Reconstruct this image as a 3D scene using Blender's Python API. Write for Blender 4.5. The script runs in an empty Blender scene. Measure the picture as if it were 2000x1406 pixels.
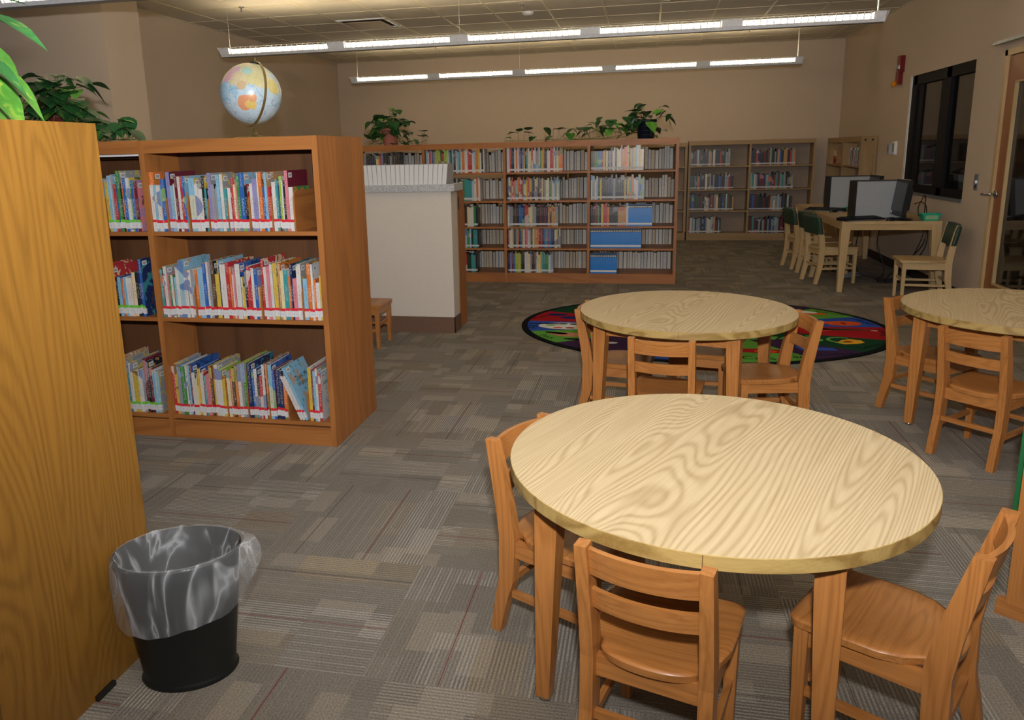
import bpy, bmesh, math, random
from mathutils import Vector, Matrix, noise
C = bpy.context.scene.collection
PI = math.pi
R_ = random.Random(7)

# ------------------------------------------------------------------ materials
def lin(c):
    return tuple(((v/12.92) if v <= .04045 else ((v+.055)/1.055)**2.4) for v in c)
def hx(s):
    return lin((int(s[0:2],16)/255, int(s[2:4],16)/255, int(s[4:6],16)/255))
class NT:
    def __init__(s, name, rough=.5, spec=.4):
        m = bpy.data.materials.new(name); m.use_nodes = True
        s.m = m; s.t = m.node_tree; s.b = s.t.nodes['Principled BSDF']
        s.b.inputs['Roughness'].default_value = rough
        s.b.inputs['Specular IOR Level'].default_value = spec
    def n(s, ty, **kw):
        nd = s.t.nodes.new(ty)
        for k, v in kw.items():
            if k.startswith('i_'):
                key = k[2:]; key = int(key) if key.isdigit() else key.replace('_', ' ')
                nd.inputs[key].default_value = v
            else: setattr(nd, k, v)
        return nd
    def l(s, a, b): s.t.links.new(a, b)
    def math(s, op, a, b=None, c=None):
        nd = s.n('ShaderNodeMath', operation=op)
        for i, v in enumerate((a, b, c)):
            if v is None: continue
            if isinstance(v, (int, float)): nd.inputs[i].default_value = v
            else: s.l(v, nd.inputs[i])
        return nd.outputs[0]
    def ramp(s, fac, stops, interp='LINEAR'):
        r = s.n('ShaderNodeValToRGB'); r.color_ramp.interpolation = interp
        e = r.color_ramp.elements
        while len(e) < len(stops): e.new(.5)
        for q, (p, c) in zip(e, stops):
            q.position = p; q.color = tuple(c)+(1,)
        s.l(fac, r.inputs[0]); return r.outputs[0]
    def mix(s, fac, a, b, mode='MIX'):
        nd = s.n('ShaderNodeMix', data_type='RGBA', blend_type=mode)
        for i, v in ((0, fac), (6, a), (7, b)):
            if isinstance(v, (int, float)): nd.inputs[i].default_value = v
            elif isinstance(v, tuple): nd.inputs[i].default_value = tuple(v)+(1,) if len(v) == 3 else v
            else: s.l(v, nd.inputs[i])
        return nd.outputs[2]
    def coord(s, which='Object', scale=(1,1,1), rot=(0,0,0), loc=(0,0,0)):
        tc = s.n('ShaderNodeTexCoord'); mp = s.n('ShaderNodeMapping')
        mp.inputs['Scale'].default_value = scale; mp.inputs['Rotation'].default_value = rot; mp.inputs['Location'].default_value = loc
        s.l(tc.outputs[which], mp.inputs[0]); return mp.outputs[0]
    def bump(s, h, strength=.3, dist=.002):
        bp = s.n('ShaderNodeBump'); bp.inputs['Strength'].default_value = strength; bp.inputs['Distance'].default_value = dist
        s.l(h, bp.inputs['Height']); s.l(bp.outputs[0], s.b.inputs['Normal'])
    def out(s, col):
        if isinstance(col, tuple): s.b.inputs['Base Color'].default_value = tuple(col)+(1,)
        else: s.l(col, s.b.inputs['Base Color'])
        return s.m

def flat(name, col, rough=.5, spec=.4, metal=0, noise_amt=.06, nscale=40):
    s = NT(name, rough, spec); s.b.inputs['Metallic'].default_value = metal
    v = s.coord(); nz = s.n('ShaderNodeTexNoise', i_Scale=nscale, i_Detail=3.); s.l(v, nz.inputs['Vector'])
    k = tuple(max(0, c*(1-noise_amt)) for c in col); k2 = tuple(min(1, c*(1+noise_amt)) for c in col)
    return s.out(s.ramp(nz.outputs['Fac'], [(.3, k), (.7, k2)]))

def wood(name, light, dark, axis='Z', rings=9, sc=1.0, rough=.38, fine=.35, stretch=.11, rot=0., contrast=1., spec=.4, coat=0., world=False, lin_=0., sharp=2.2):
    s = NT(name, rough, spec)
    k = stretch
    scl = {'X': (k, 1, 1), 'Y': (1, k, 1), 'Z': (1, 1, k)}[axis]
    oi = s.n('ShaderNodeObjectInfo')
    tc = s.n('ShaderNodeTexCoord')
    add = s.n('ShaderNodeVectorMath', operation='ADD'); s.l(tc.outputs['Object'], add.inputs[0])
    cm = s.n('ShaderNodeVectorMath', operation='SCALE'); s.l(oi.outputs['Location'], cm.inputs[0]); cm.inputs['Scale'].default_value = 3.7
    s.l(cm.outputs[0], add.inputs[1])
    mr = s.n('ShaderNodeMapping'); mr.inputs['Rotation'].default_value = (0, 0, rot)
    s.l(tc.outputs['Object'] if rot or world else add.outputs[0], mr.inputs[0])
    mp = s.n('ShaderNodeMapping'); mp.inputs['Scale'].default_value = scl; s.l(mr.outputs[0], mp.inputs[0])
    n1 = s.n('ShaderNodeTexNoise', i_Scale=3.2*sc, i_Detail=1.6, i_Roughness=.45, i_Distortion=.35); s.l(mp.outputs[0], n1.inputs['Vector'])
    r = s.math('MULTIPLY', n1.outputs['Fac'], float(rings)*6.28)
    if lin_:
        sx = s.n('ShaderNodeSeparateXYZ'); s.l(mr.outputs[0], sx.inputs[0])
        r = s.math('ADD', r, s.math('MULTIPLY', sx.outputs['Y' if axis != 'Y' else 'X'], lin_*6.28))
    sn = s.math('SINE', r); sn = s.math('MULTIPLY_ADD', sn, .5, .5); sn = s.math('POWER', sn, sharp)
    n2 = s.n('ShaderNodeTexNoise', i_Scale=95*sc, i_Detail=3., i_Roughness=.6); 
    mp2 = s.n('ShaderNodeMapping'); mp2.inputs['Scale'].default_value = tuple(.035 if q != 1 else 1 for q in scl); s.l(mr.outputs[0], mp2.inputs[0]); s.l(mp2.outputs[0], n2.inputs['Vector'])
    f = s.math('SUBTRACT', n2.outputs['Fac'], .5); f = s.math('MULTIPLY', f, fine*2.4)
    t = s.math('MULTIPLY_ADD', sn, .62*contrast, f); t = s.math('ADD', t, .18)
    n3 = s.n('ShaderNodeTexNoise', i_Scale=1.3*sc, i_Detail=1.); s.l(mp.outputs[0], n3.inputs['Vector'])
    t = s.math('MULTIPLY_ADD', n3.outputs['Fac'], .35, s.math('SUBTRACT', t, .17))
    col = s.ramp(t, [(0.05, light), (.95, dark)])
    if coat: s.b.inputs['Coat Weight'].default_value = coat; s.b.inputs['Coat Roughness'].default_value = .2
    s.bump(n2.outputs['Fac'], .08, .001)
    return s.out(col)

OAK_L, OAK_D = hx('C6864A'), hx('8F5222')
M = {}
for ax in 'XYZ':
    M['oak'+ax] = wood('oak_honey_'+ax, hx('B87A40'), hx('865022'), ax, rings=20, sc=2.2, rough=.36, coat=.12, lin_=34., contrast=.45, stretch=.1)
    M['shelf'+ax] = wood('shelf_oak_'+ax, hx('AA6E38'), hx('84502A'), ax, rings=9, sc=1.2, rough=.45, contrast=.55, lin_=6.)
    M['pale'+ax] = wood('pale_maple_'+ax, hx('CDB183'), hx('A88A5C'), ax, rings=3, sc=1.4, rough=.4, contrast=.5)
    M['wpale'+ax] = wood('pale_shelf_'+ax, hx('A98D66'), hx('86693F'), ax, rings=3, sc=1.4, rough=.5, contrast=.5)
M['yellow_panel'] = wood('yellow_oak_panel', hx('966A2A'), hx('6C481A'), 'Z', rings=26, sc=1.1, rough=.42, stretch=.22, contrast=.5, lin_=9., sharp=1.6)
M['shelf_dark'] = wood('shelf_back_panel', hx('664226'), hx('4E3019'), 'Z', rings=3, sc=1.5, rough=.6)
M['doorwood'] = wood('door_veneer', hx('96603A'), hx('7A4A2A'), 'Z', rings=3, sc=1.2, rough=.4, contrast=.5)
M['edge'] = wood('table_edge_band', hx('B69A5E'), hx('8A6C38'), 'X', rings=5, sc=3, rough=.45)
def laminate(name, rot):
    return wood(name, hx('D0BC96'), hx('A48B62'), 'X', rings=66, sc=.85, rough=.5, fine=.32, stretch=.16, rot=-rot, contrast=.72, world=True, lin_=60., sharp=2.0)
M['lam1'] = laminate('table_laminate_a', math.radians(66))
M['lam2'] = laminate('table_laminate_b', math.radians(71))

def carpet():
    s = NT('carpet_tiles', .95, .1)
    tc = s.n('ShaderNodeTexCoord'); sep = s.n('ShaderNodeSeparateXYZ'); s.l(tc.outputs['Object'], sep.inputs[0])
    T = .6
    gx = s.math('DIVIDE', s.math('ADD', sep.outputs[0], 1.35), T); gy = s.math('DIVIDE', s.math('SUBTRACT', sep.outputs[1], 1.76), T)
    fx = s.math('FLOOR', gx); fy = s.math('FLOOR', gy); ux = s.math('FRACT', gx); uy = s.math('FRACT', gy)
    par = s.math('FLOORED_MODULO', s.math('ADD', fx, fy), 2.)           # 0 : stripes along x, 1 : stripes along y
    def sel(a, b):                                                      # b where par=1
        d = s.math('SUBTRACT', b, a); return s.math('MULTIPLY_ADD', d, par, a)
    along = sel(ux, uy); across = sel(uy, ux)
    cell = s.n('ShaderNodeCombineXYZ'); s.l(fx, cell.inputs[0]); s.l(fy, cell.inputs[1])
    # blocks inside a tile
    def block(na, nb, seed):
        wn0 = s.n('ShaderNodeTexWhiteNoise', noise_dimensions='3D')
        c0 = s.n('ShaderNodeCombineXYZ'); s.l(s.math('FLOOR', s.math('MULTIPLY', across, float(nb))), c0.inputs[0]); s.l(s.math('MULTIPLY_ADD', fx, 7.13, seed), c0.inputs[1]); s.l(fy, c0.inputs[2]); s.l(c0.outputs[0], wn0.inputs['Vector'])
        sh = s.math('MULTIPLY_ADD', wn0.outputs['Value'], .8, s.math('MULTIPLY', along, float(na)))
        c1 = s.n('ShaderNodeCombineXYZ'); s.l(s.math('FLOOR', sh), c1.inputs[0]); s.l(s.math('MULTIPLY_ADD', s.math('FLOOR', s.math('MULTIPLY', across, float(nb))), 3.7, s.math('MULTIPLY', fx, 11.3)), c1.inputs[1]); s.l(s.math('ADD', fy, seed), c1.inputs[2])
        w = s.n('ShaderNodeTexWhiteNoise', noise_dimensions='3D'); s.l(c1.outputs[0], w.inputs['Vector']); return w
    b1 = block(2.2, 4, 1.3); b2 = block(3.1, 7, 5.9)
    # stripes: 56 per tile across
    fr = s.math('MULTIPLY', across, 50.); st = s.math('FRACT', fr)
    tri = s.math('ABSOLUTE', s.math('SUBTRACT', st, .5))
    line = s.n('ShaderNodeMapRange', interpolation_type='SMOOTHSTEP'); s.l(tri, line.inputs[0]); line.inputs[1].default_value = .34; line.inputs[2].default_value = .16; line.inputs[3].default_value = 0; line.inputs[4].default_value = 1
    line = line.outputs[0]
    fr2 = s.math('FRACT', s.math('MULTIPLY', across, 16.6)); tri2 = s.math('LESS_THAN', fr2, .34)
    skip = s.math('GREATER_THAN', b2.outputs['Value'], .5)              # some blocks stripe every third line only
    gate = s.math('MULTIPLY_ADD', s.math('MAXIMUM', skip, tri2), .5, .5)
    dens = s.n('ShaderNodeMapRange'); s.l(b1.outputs['Value'], dens.inputs[0]); dens.inputs[1].default_value = .1; dens.inputs[2].default_value = 1.; dens.inputs[3].default_value = .12; dens.inputs[4].default_value = .8
    amt = s.math('MULTIPLY', s.math('MULTIPLY', line, gate), dens.outputs[0])
    sepc = s.n('ShaderNodeSeparateColor'); s.l(b1.outputs['Color'], sepc.inputs[0])
    stripe = s.mix(sepc.outputs[1], hx('BAB09C'), hx('B0AEAA'))
    gold = s.math('GREATER_THAN', sepc.outputs[2], .86)
    stripe = s.mix(s.math('MULTIPLY', gold, .6), stripe, hx('A58A4E'))
    nz = s.n('ShaderNodeTexNoise', i_Scale=210., i_Detail=2.); s.l(tc.outputs['Object'], nz.inputs['Vector'])
    nz2 = s.n('ShaderNodeTexNoise', i_Scale=.9, i_Detail=2.); s.l(tc.outputs['Object'], nz2.inputs['Vector'])
    base = s.mix(b2.outputs['Value'], hx('7B756C'), hx('6F6961'))
    base = s.mix(s.math('MULTIPLY', s.math('GREATER_THAN', b2.outputs['Value'], .84), .45), base, hx('9C9486'))
    col = s.mix(s.math('MULTIPLY', amt, .8), base, stripe)
    # one red and one dark yarn line per tile
    def yarn(pos, w):
        return s.math('LESS_THAN', s.math('ABSOLUTE', s.math('SUBTRACT', across, pos)), w)
    wr = s.n('ShaderNodeTexWhiteNoise', noise_dimensions='3D'); s.l(cell.outputs[0], wr.inputs['Vector'])
    flip = s.math('GREATER_THAN', wr.outputs['Value'], .5)
    pr = s.math('MULTIPLY_ADD', flip, -.26, .63); pk = s.math('MULTIPLY_ADD', flip, .62, .19)
    col = s.mix(s.math('MULTIPLY', yarn(pr, .0034), .8), col, hx('6E2A24'))
    col = s.mix(s.math('MULTIPLY', yarn(pk, .0032), .65), col, hx('2E2824'))
    sc = s.math('MULTIPLY_ADD', nz.outputs['Fac'], 1.5, .25)
    hsv = s.n('ShaderNodeHueSaturation'); s.l(sc, hsv.inputs['Value']); s.l(col, hsv.inputs['Color'])
    s.bump(nz.outputs['Fac'], .5, .004)
    return s.out(hsv.outputs[0])
M['carpet'] = carpet()

def walltex(name, col, amt=.05):
    s = NT(name, .85, .2)
    v = s.coord('Object', (1, 1, .35)); n1 = s.n('ShaderNodeTexNoise', i_Scale=260., i_Detail=2.); s.l(v, n1.inputs['Vector'])
    v2 = s.coord('Object', (1, 1, 6)); n2 = s.n('ShaderNodeTexNoise', i_Scale=60., i_Detail=2.); s.l(v2, n2.inputs['Vector'])
    t = s.math('MULTIPLY_ADD', n1.outputs['Fac'], .6, s.math('MULTIPLY', n2.outputs['Fac'], .4))
    s.bump(t, .25, .002)
    return s.out(s.ramp(t, [(.35, tuple(c*(1-amt) for c in col)), (.65, tuple(c*(1+amt) for c in col))]))
M['wall'] = walltex('wall_vinyl_tan', hx('C6B5A2'))
M['wall_light'] = walltex('half_wall_paint', hx('CFC6BA'))
def ceil():
    s = NT('ceiling_tiles', .95, .1)
    tc = s.n('ShaderNodeTexCoord')
    vo = s.n('ShaderNodeTexVoronoi', i_Scale=130.); s.l(tc.outputs['Object'], vo.inputs['Vector'])
    nz = s.n('ShaderNodeTexNoise', i_Scale=45., i_Detail=4.); s.l(tc.outputs['Object'], nz.inputs['Vector'])
    t = s.math('MULTIPLY_ADD', vo.outputs['Distance'], .4, nz.outputs['Fac'])
    return s.out(s.ramp(t, [(.35, hx('BDB8B0')), (.6, hx('CFCAC2'))]))
M['ceiling'] = ceil()
M['tbar'] = flat('ceiling_tbar', hx('D8D0BC'), .5)
M['baseboard'] = flat('rubber_baseboard_brown', hx('6E5140'), .6)
M['baseblack'] = flat('rubber_baseboard_black', hx('201C1A'), .6)
def granite():
    s = NT('granite_laminate', .4, .5)
    v = s.coord(); n1 = s.n('ShaderNodeTexVoronoi', i_Scale=330.); s.l(v, n1.inputs['Vector'])
    sp = s.n('ShaderNodeSeparateColor'); s.l(n1.outputs['Color'], sp.inputs[0])
    return s.out(s.ramp(sp.outputs[0], [(0, hx('6F6F72')), (.3, hx('A2A2A4')), (.6, hx('B9B9BA')), (1, hx('D6D6D6'))]))
M['granite'] = granite()
M['white'] = flat('white_enamel', hx('E4E6EA'), .4)
M['paper'] = flat('white_paper', hx('D2D2D2'), .8, noise_amt=.03)
M['paper_grey'] = flat('magazine_cover_grey', hx('9A9A9C'), .7)
M['greymetal'] = flat('grey_metal', hx('8E9298'), .35, metal=.6)
M['chrome'] = flat('satin_chrome', hx('C8C8C8'), .25, metal=1.)
M['brass'] = flat('antique_brass', hx('9C8A58'), .35, metal=.8)
M['black'] = flat('black_plastic', hx('1A1A1B'), .4)
M['screen'] = flat('dark_screen', hx('23282B'), .15, .6)
M['frame_black'] = flat('black_window_frame', hx('131216'), .7, .2)
M['strobe_red'] = flat('alarm_red', hx('741419'), .35)
M['amber'] = flat('amber_lens', hx('D88A18'), .2)
M['greybox'] = flat('grey_steel_panel', hx('A3A8AE'), .45, noise_amt=.03)
M['mint'] = flat('mint_green_plastic', hx('2FB08C'), .4)
M['cream_paper'] = flat('cream_paper_slips', hx('D8D2A4'), .8)
M['terracotta'] = flat('pink_terracotta_plastic', hx('C8806C'), .6)
M['maroonpot'] = flat('maroon_plastic_pot', hx('5C2A28'), .45)
M['navypot'] = flat('dark_navy_pot', hx('16202E'), .4)
M['soil'] = flat('potting_soil', hx('3A2A20'), .95, noise_amt=.3)
M['dvinyl'] = flat('dark_green_vinyl', hx('283E31'), .45, .4)
M['gvinyl'] = flat('bright_green_vinyl', hx('1A6232'), .5)
M['dark'] = flat('dark_recess', hx('1E1A18'), .9)
M['troffer'] = flat('diffuser_brown_lens', hx('A89480'), .5)
M['strip'] = flat('white_label_strip', hx('D0CED0'), .4)
def leafmat(name, base, vein, streak=.25):
    s = NT(name, .42, .4)
    v = s.coord('Object'); n1 = s.n('ShaderNodeTexNoise', i_Scale=28., i_Detail=3., i_Distortion=1.); s.l(v, n1.inputs['Vector'])
    s.b.inputs['Transmission Weight'].default_value = 0
    return s.out(s.ramp(n1.outputs['Fac'], [(.3, base), (.58, tuple(b*1.35 for b in base)), (.78 - streak*.1, vein)]))
M['leaf'] = leafmat('pothos_leaf_dark', hx('244C26'), hx('5C8434'), 0)
M['leaf_light'] = leafmat('pothos_leaf_lime', hx('4E8A30'), hx('A9BE4A'))
M['leaf_front'] = leafmat('pothos_leaf_variegated', hx('33773A'), hx('93AC48'))
M['stem'] = flat('vine_stem', hx('6A6A34'), .6)
M['bin'] = flat('black_bin_plastic', hx('161817'), .45)
def plastic_film():
    s = NT('clear_bin_liner_film', .22, .6)
    s.b.inputs['Base Color'].default_value = hx('D8DCE0')+(1,)
    s.b.inputs['Alpha'].default_value = .27
    s.t.nodes.remove(s.n('ShaderNodeValue'))
    lw = s.n('ShaderNodeLayerWeight'); lw.inputs['Blend'].default_value = .3
    nz = s.n('ShaderNodeTexNoise', i_Scale=9., i_Detail=3., i_Distortion=1.2); s.l(s.coord('Object', (1, 1, .3)), nz.inputs['Vector'])
    fold_glint = s.math('SUBTRACT', 1., s.math('MULTIPLY', s.math('ABSOLUTE', s.math('SUBTRACT', nz.outputs['Fac'], .5)), 5.)); fold_glint = s.math('POWER', s.math('MAXIMUM', fold_glint, 0.), 7.)  # ridged noise streaks: fold highlights painted into the film's opacity
    a = s.math('MULTIPLY_ADD', fold_glint, .40, .09); a = s.math('MULTIPLY_ADD', s.math('POWER', lw.outputs['Facing'], 2.), .35, a)
    s.l(a, s.b.inputs['Alpha']); s.bump(nz.outputs['Fac'], .6, .01)
    return s.m
M['film'] = plastic_film()
def glass(name, tint, alpha):
    s = NT(name, .03, .6); s.b.inputs['Base Color'].default_value = tint+(1,); s.b.inputs['Alpha'].default_value = alpha
    return s.m
M['glass'] = glass('window_pane_glass', hx('181614'), .72); M['glass'].node_tree.nodes['Principled BSDF'].inputs['Specular IOR Level'].default_value = 1.
M['bottle'] = glass('clear_bottle_plastic', hx('E0E6EA'), .35)
def emit(name, col, st):
    s = NT(name, .5); s.b.inputs['Base Color'].default_value = (0,0,0,1) if False else hx('F4F0E0')+(1,)
    s.b.inputs['Emission Color'].default_value = col+(1,); s.b.inputs['Emission Strength'].default_value = st
    return s.m
TUBE = 19.
M['tube'] = emit('lit_fluorescent_tube', (1.0, .80, .49), TUBE)

def globe_mat():
    s = NT('globe_map_print', .28, .5)
    tc = s.n('ShaderNodeTexCoord')
    def blobs(scale, seed, dist=.6):
        mp = s.n('ShaderNodeMapping'); mp.inputs['Location'].default_value = (seed, seed*.7, -seed); s.l(tc.outputs['Object'], mp.inputs[0])
        n = s.n('ShaderNodeTexNoise', i_Scale=scale, i_Detail=4., i_Distortion=dist); s.l(mp.outputs[0], n.inputs['Vector']); return n.outputs['Fac']
    def spot(cx, cy, cz, r):       # soft land patch around a direction on the ball
        d = s.n('ShaderNodeVectorMath', operation='DISTANCE'); s.l(tc.outputs['Object'], d.inputs[0]); d.inputs[1].default_value = (cx, cy, cz)
        w = s.math('MULTIPLY_ADD', blobs(22., cx*9+cz*5), r*1.1, s.math('MULTIPLY_ADD', d.outputs['Value'], -1., r*.42))
        return s.math('GREATER_THAN', w, 0.)
    sea = s.mix(s.math('GREATER_THAN', blobs(9., 3.), .56), hx('BCD2DE'), hx('A2C4D8'))
    sea = s.mix(s.math('MULTIPLY', s.math('LESS_THAN', s.math('ABSOLUTE', s.math('SUBTRACT', blobs(14., 1.), .5)), .012), .6), sea, hx('5E93B8'))
    col = sea
    r = .163
    for (x, y, z, q, c) in ((-.03, -.11, .095, .10, 'D6CE9E'), (.04, -.115, .085, .085, 'DAD2A4'), (-.075, -.11, .06, .045, 'DAB4C0'), (.0, -.125, .08, .03, 'AED2C6'),
                            (-.02, -.14, .03, .045, 'D8C9A0'), (.05, -.13, .05, .035, 'D2CA94'), (-.125, -.06, .05, .045, 'D8C684'), (-.09, -.115, .03, .03, 'DCA8B8'),
                            (.03, -.125, -.075, .04, 'DC9A70'), (.055, -.12, -.075, .028, 'DCC070'), (.06, -.13, -.04, .022, 'DEA070'), (.125, -.06, .05, .04, 'D8CA80'), (.0, -.15, -.0, .022, 'CEB48C')):
        col = s.mix(spot(x, y, z, q), col, hx(c))
    # graticule
    sp = s.n('ShaderNodeSeparateXYZ'); s.l(tc.outputs['Object'], sp.inputs[0])
    lat = s.math('ARCSINE', s.math('DIVIDE', sp.outputs[2], .1505)); lf = s.math('ABSOLUTE', s.math('SUBTRACT', s.math('FRACT', s.math('MULTIPLY', lat, 3.82)), .5))
    lon = s.math('ARCTAN2', sp.outputs[1], sp.outputs[0]); of = s.math('ABSOLUTE', s.math('SUBTRACT', s.math('FRACT', s.math('MULTIPLY', lon, 3.82)), .5))
    g = s.math('MAXIMUM', s.math('LESS_THAN', lf, .018), s.math('LESS_THAN', of, .02))
    return s.out(s.mix(s.math('MULTIPLY', g, .35), col, hx('5C88A8')))
M['globe'] = globe_mat()

# ------------------------------------------------------------------ mesh helpers
class G:
    def __init__(s): s.bm = bmesh.new()
    def box(s, x0, x1, y0, y1, z0, z1, mi=0, tf=None):
        vs = [Vector((x, y, z)) for z in (z0, z1) for y in (y0, y1) for x in (x0, x1)]
        if tf: vs = [tf(v) for v in vs]
        v = [s.bm.verts.new(p) for p in vs]
        for f in ((0,2,3,1), (4,5,7,6), (0,1,5,4), (2,6,7,3), (0,4,6,2), (1,3,7,5)):
            fc = s.bm.faces.new([v[i] for i in f]); fc.material_index = mi
        return s
    def loft(s, rings, closed=True, caps=True, mi=0, smooth=False):
        rv = [[s.bm.verts.new(p) for p in r] for r in rings]; n = len(rings[0])
        for a, b in zip(rv, rv[1:]):
            for i in range(n if closed else n-1):
                j = (i+1) % n; f = s.bm.faces.new((a[i], a[j], b[j], b[i])); f.material_index = mi; f.smooth = smooth
        if caps:
            f = s.bm.faces.new(rv[0][::-1]); f.material_index = mi
            f = s.bm.faces.new(rv[-1]); f.material_index = mi
        return s
    def lathe(s, prof, n=32, sx=1, sy=1, mi=0, cx=0, cy=0, smooth=True, caps=False):
        return s.loft([[(cx+r*sx*math.cos(2*PI*i/n), cy+r*sy*math.sin(2*PI*i/n), z) for i in range(n)] for r, z in prof], caps=caps, mi=mi, smooth=smooth)
    def tube(s, pts, r, n=8, mi=0):
        pts = [Vector(p) for p in pts]; rings = []
        for i, p in enumerate(pts):
            d = (pts[min(i+1, len(pts)-1)]-pts[max(i-1, 0)]).normalized()
            u = d.cross(Vector((0, 0, 1)));  u = u if u.length > .05 else d.cross(Vector((1, 0, 0)))
            u.normalize(); w = d.cross(u)
            rr = r[i] if isinstance(r, (list, tuple)) else r
            rings.append([p+u*rr*math.cos(2*PI*k/n)+w*rr*math.sin(2*PI*k/n) for k in range(n)])
        return s.loft(rings, smooth=True, mi=mi)
    def prism(s, pts, z0, z1, mi=0, msid=None, smooth=False):
        a = [s.bm.verts.new((x, y, z0)) for x, y in pts]; b = [s.bm.verts.new((x, y, z1)) for x, y in pts]
        f = s.bm.faces.new(a[::-1]); f.material_index = mi
        f = s.bm.faces.new(b); f.material_index = mi
        n = len(pts)
        for i in range(n):
            j = (i+1) % n; f = s.bm.faces.new((a[i], a[j], b[j], b[i])); f.material_index = mi if msid is None else msid; f.smooth = smooth
        return s
    def poly(s, pts, mi=0):
        f = s.bm.faces.new([s.bm.verts.new(p) for p in pts]); f.material_index = mi; return s
def obj(name, g, mats, parent=None, bevel=0, loc=None, fixn=True):
    bm = g.bm
    if bevel:
        bmesh.ops.bevel(bm, geom=[e for e in bm.edges if len(e.link_faces) == 2 and e.calc_face_angle(0) > .5], offset=bevel, segments=2, affect='EDGES', clamp_overlap=True)
    if fixn: bmesh.ops.recalc_face_normals(bm, faces=bm.faces[:])
    me = bpy.data.meshes.new(name); bm.to_mesh(me); bm.free()
    for m in (mats if isinstance(mats, (list, tuple)) else [mats]): me.materials.append(m)
    o = bpy.data.objects.new(name, me); C.objects.link(o)
    if parent: o.parent = parent
    if loc: o.location = loc
    return o
def tag(o, label, cat, group=None, kind=None):
    o['label'] = label; o['category'] = cat
    if group: o['group'] = group
    if kind: o['kind'] = kind
    return o
def thing(name, label, cat, loc=(0,0,0), rz=0, group=None):
    o = bpy.data.objects.new(name, None); C.objects.link(o); o.empty_display_size = .05
    o.location = loc; o.rotation_euler = (0, 0, rz); return tag(o, label, cat, group)
def struct(name, g, mats, parent=None, bevel=0):
    o = obj(name, g, mats, parent, bevel)
    if not parent: o['kind'] = 'structure'
    return o
def dup(root, loc, rz, label, group=None):
    r = root.copy(); C.objects.link(r); r.location = loc; r.rotation_euler = (0, 0, rz); r['label'] = label
    if group: r['group'] = group
    for ch in list(root.children):
        c = ch.copy(); C.objects.link(c); c.parent = r
        for g in ch.children:
            d = g.copy(); C.objects.link(d); d.parent = c
    return r
def text_into(g, body, size, tf, mi=0, ext=0.0):
    cu = bpy.data.curves.new('t', 'FONT'); cu.body = body; cu.size = size; cu.align_x = 'CENTER'; cu.align_y = 'CENTER'; cu.resolution_u = 3
    o = bpy.data.objects.new('t', cu); C.objects.link(o)
    dg = bpy.context.evaluated_depsgraph_get(); me = bpy.data.meshes.new_from_object(o.evaluated_get(dg))
    vs = [g.bm.verts.new(tf(v.co)) for v in me.vertices]
    for p in me.polygons:
        try: f = g.bm.faces.new([vs[i] for i in p.vertices]); f.material_index = mi
        except ValueError: pass
    bpy.data.objects.remove(o); bpy.data.curves.remove(cu); bpy.data.meshes.remove(me)

# ------------------------------------------------------------------ room
XL, XR, YB, ZC = -5.15, 2.843, 12.76, 2.95
struct('floor', G().box(-9, 6.2, -3, 13.2, -.1, 0), M['carpet'])
struct('ceiling', G().box(-9, 6.2, -3, 13.2, ZC, ZC+.1), M['ceiling'])
g = G()
x = -.486-.61*14
while x < XR:
    if x > XL-1.5: g.box(x-.0115, x+.0115, 2.3, YB, ZC-.004, ZC+.002)
    x += .61
y = 8.35-.61*9
while y < YB:
    g.box(-6.6, XR, y-.0115, y+.0115, ZC-.0035, ZC+.002); y += .61
g.box(XL, XR, YB-.022, YB, ZC-.006, ZC); g.box(XR-.022, XR, 2.3, YB, ZC-.006, ZC); g.box(XL, XL+.022, 6.44, YB, ZC-.006, ZC)
struct('trim_1', g, M['tbar'])
struct('wall_back', G().box(XL-.1, XR+.1, YB, YB+.12, 0, ZC), M['wall'])
struct('wall_left', G().box(XL-.12, XL, 6.4, YB, 0, ZC), M['wall'])
struct('wall_left_pier', G().box(-9, -4.45, 5.95, 6.44, 0, ZC), M['wall'])
# right wall with window and door openings
WY0, WY1, WZ0, WZ1 = 7.855, 9.62, .90, 2.133
DY1, DY0, DZ = 7.235, 6.24, 2.134
g = G()
g.box(XR, XR+.14, WY1, YB+.1, 0, ZC); g.box(XR, XR+.14, WY0, WY1, 0, WZ0); g.box(XR, XR+.14, WY0, WY1, WZ1, ZC)
g.box(XR, XR+.14, DY1, WY0, 0, ZC); g.box(XR, XR+.14, DY0, DY1, DZ, ZC); g.box(XR, XR+.14, -3, DY0, 0, ZC)
struct('wall_right', g, M['wall'])
struct('baseboard_right', G().box(XR-.012, XR, 7.3, YB, 0, .095), M['baseblack'], bevel=.003)
struct('baseboard_left', G().box(XL, XL+.012, 6.44, YB, 0, .1), M['baseblack'])
struct('baseboard_back', G().box(XL, XR, YB-.012, YB, 0, .1), M['baseblack'])
# office behind the glass
g = G(); g.box(5.4, 5.5, 5.2, 11.2, 0, ZC); g.box(XR+.14, 5.4, 11.1, 11.2, 0, ZC); g.box(XR+.14, 5.4, 5.2, 5.3, 0, ZC)
struct('wall_office', g, M['wall'])
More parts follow.
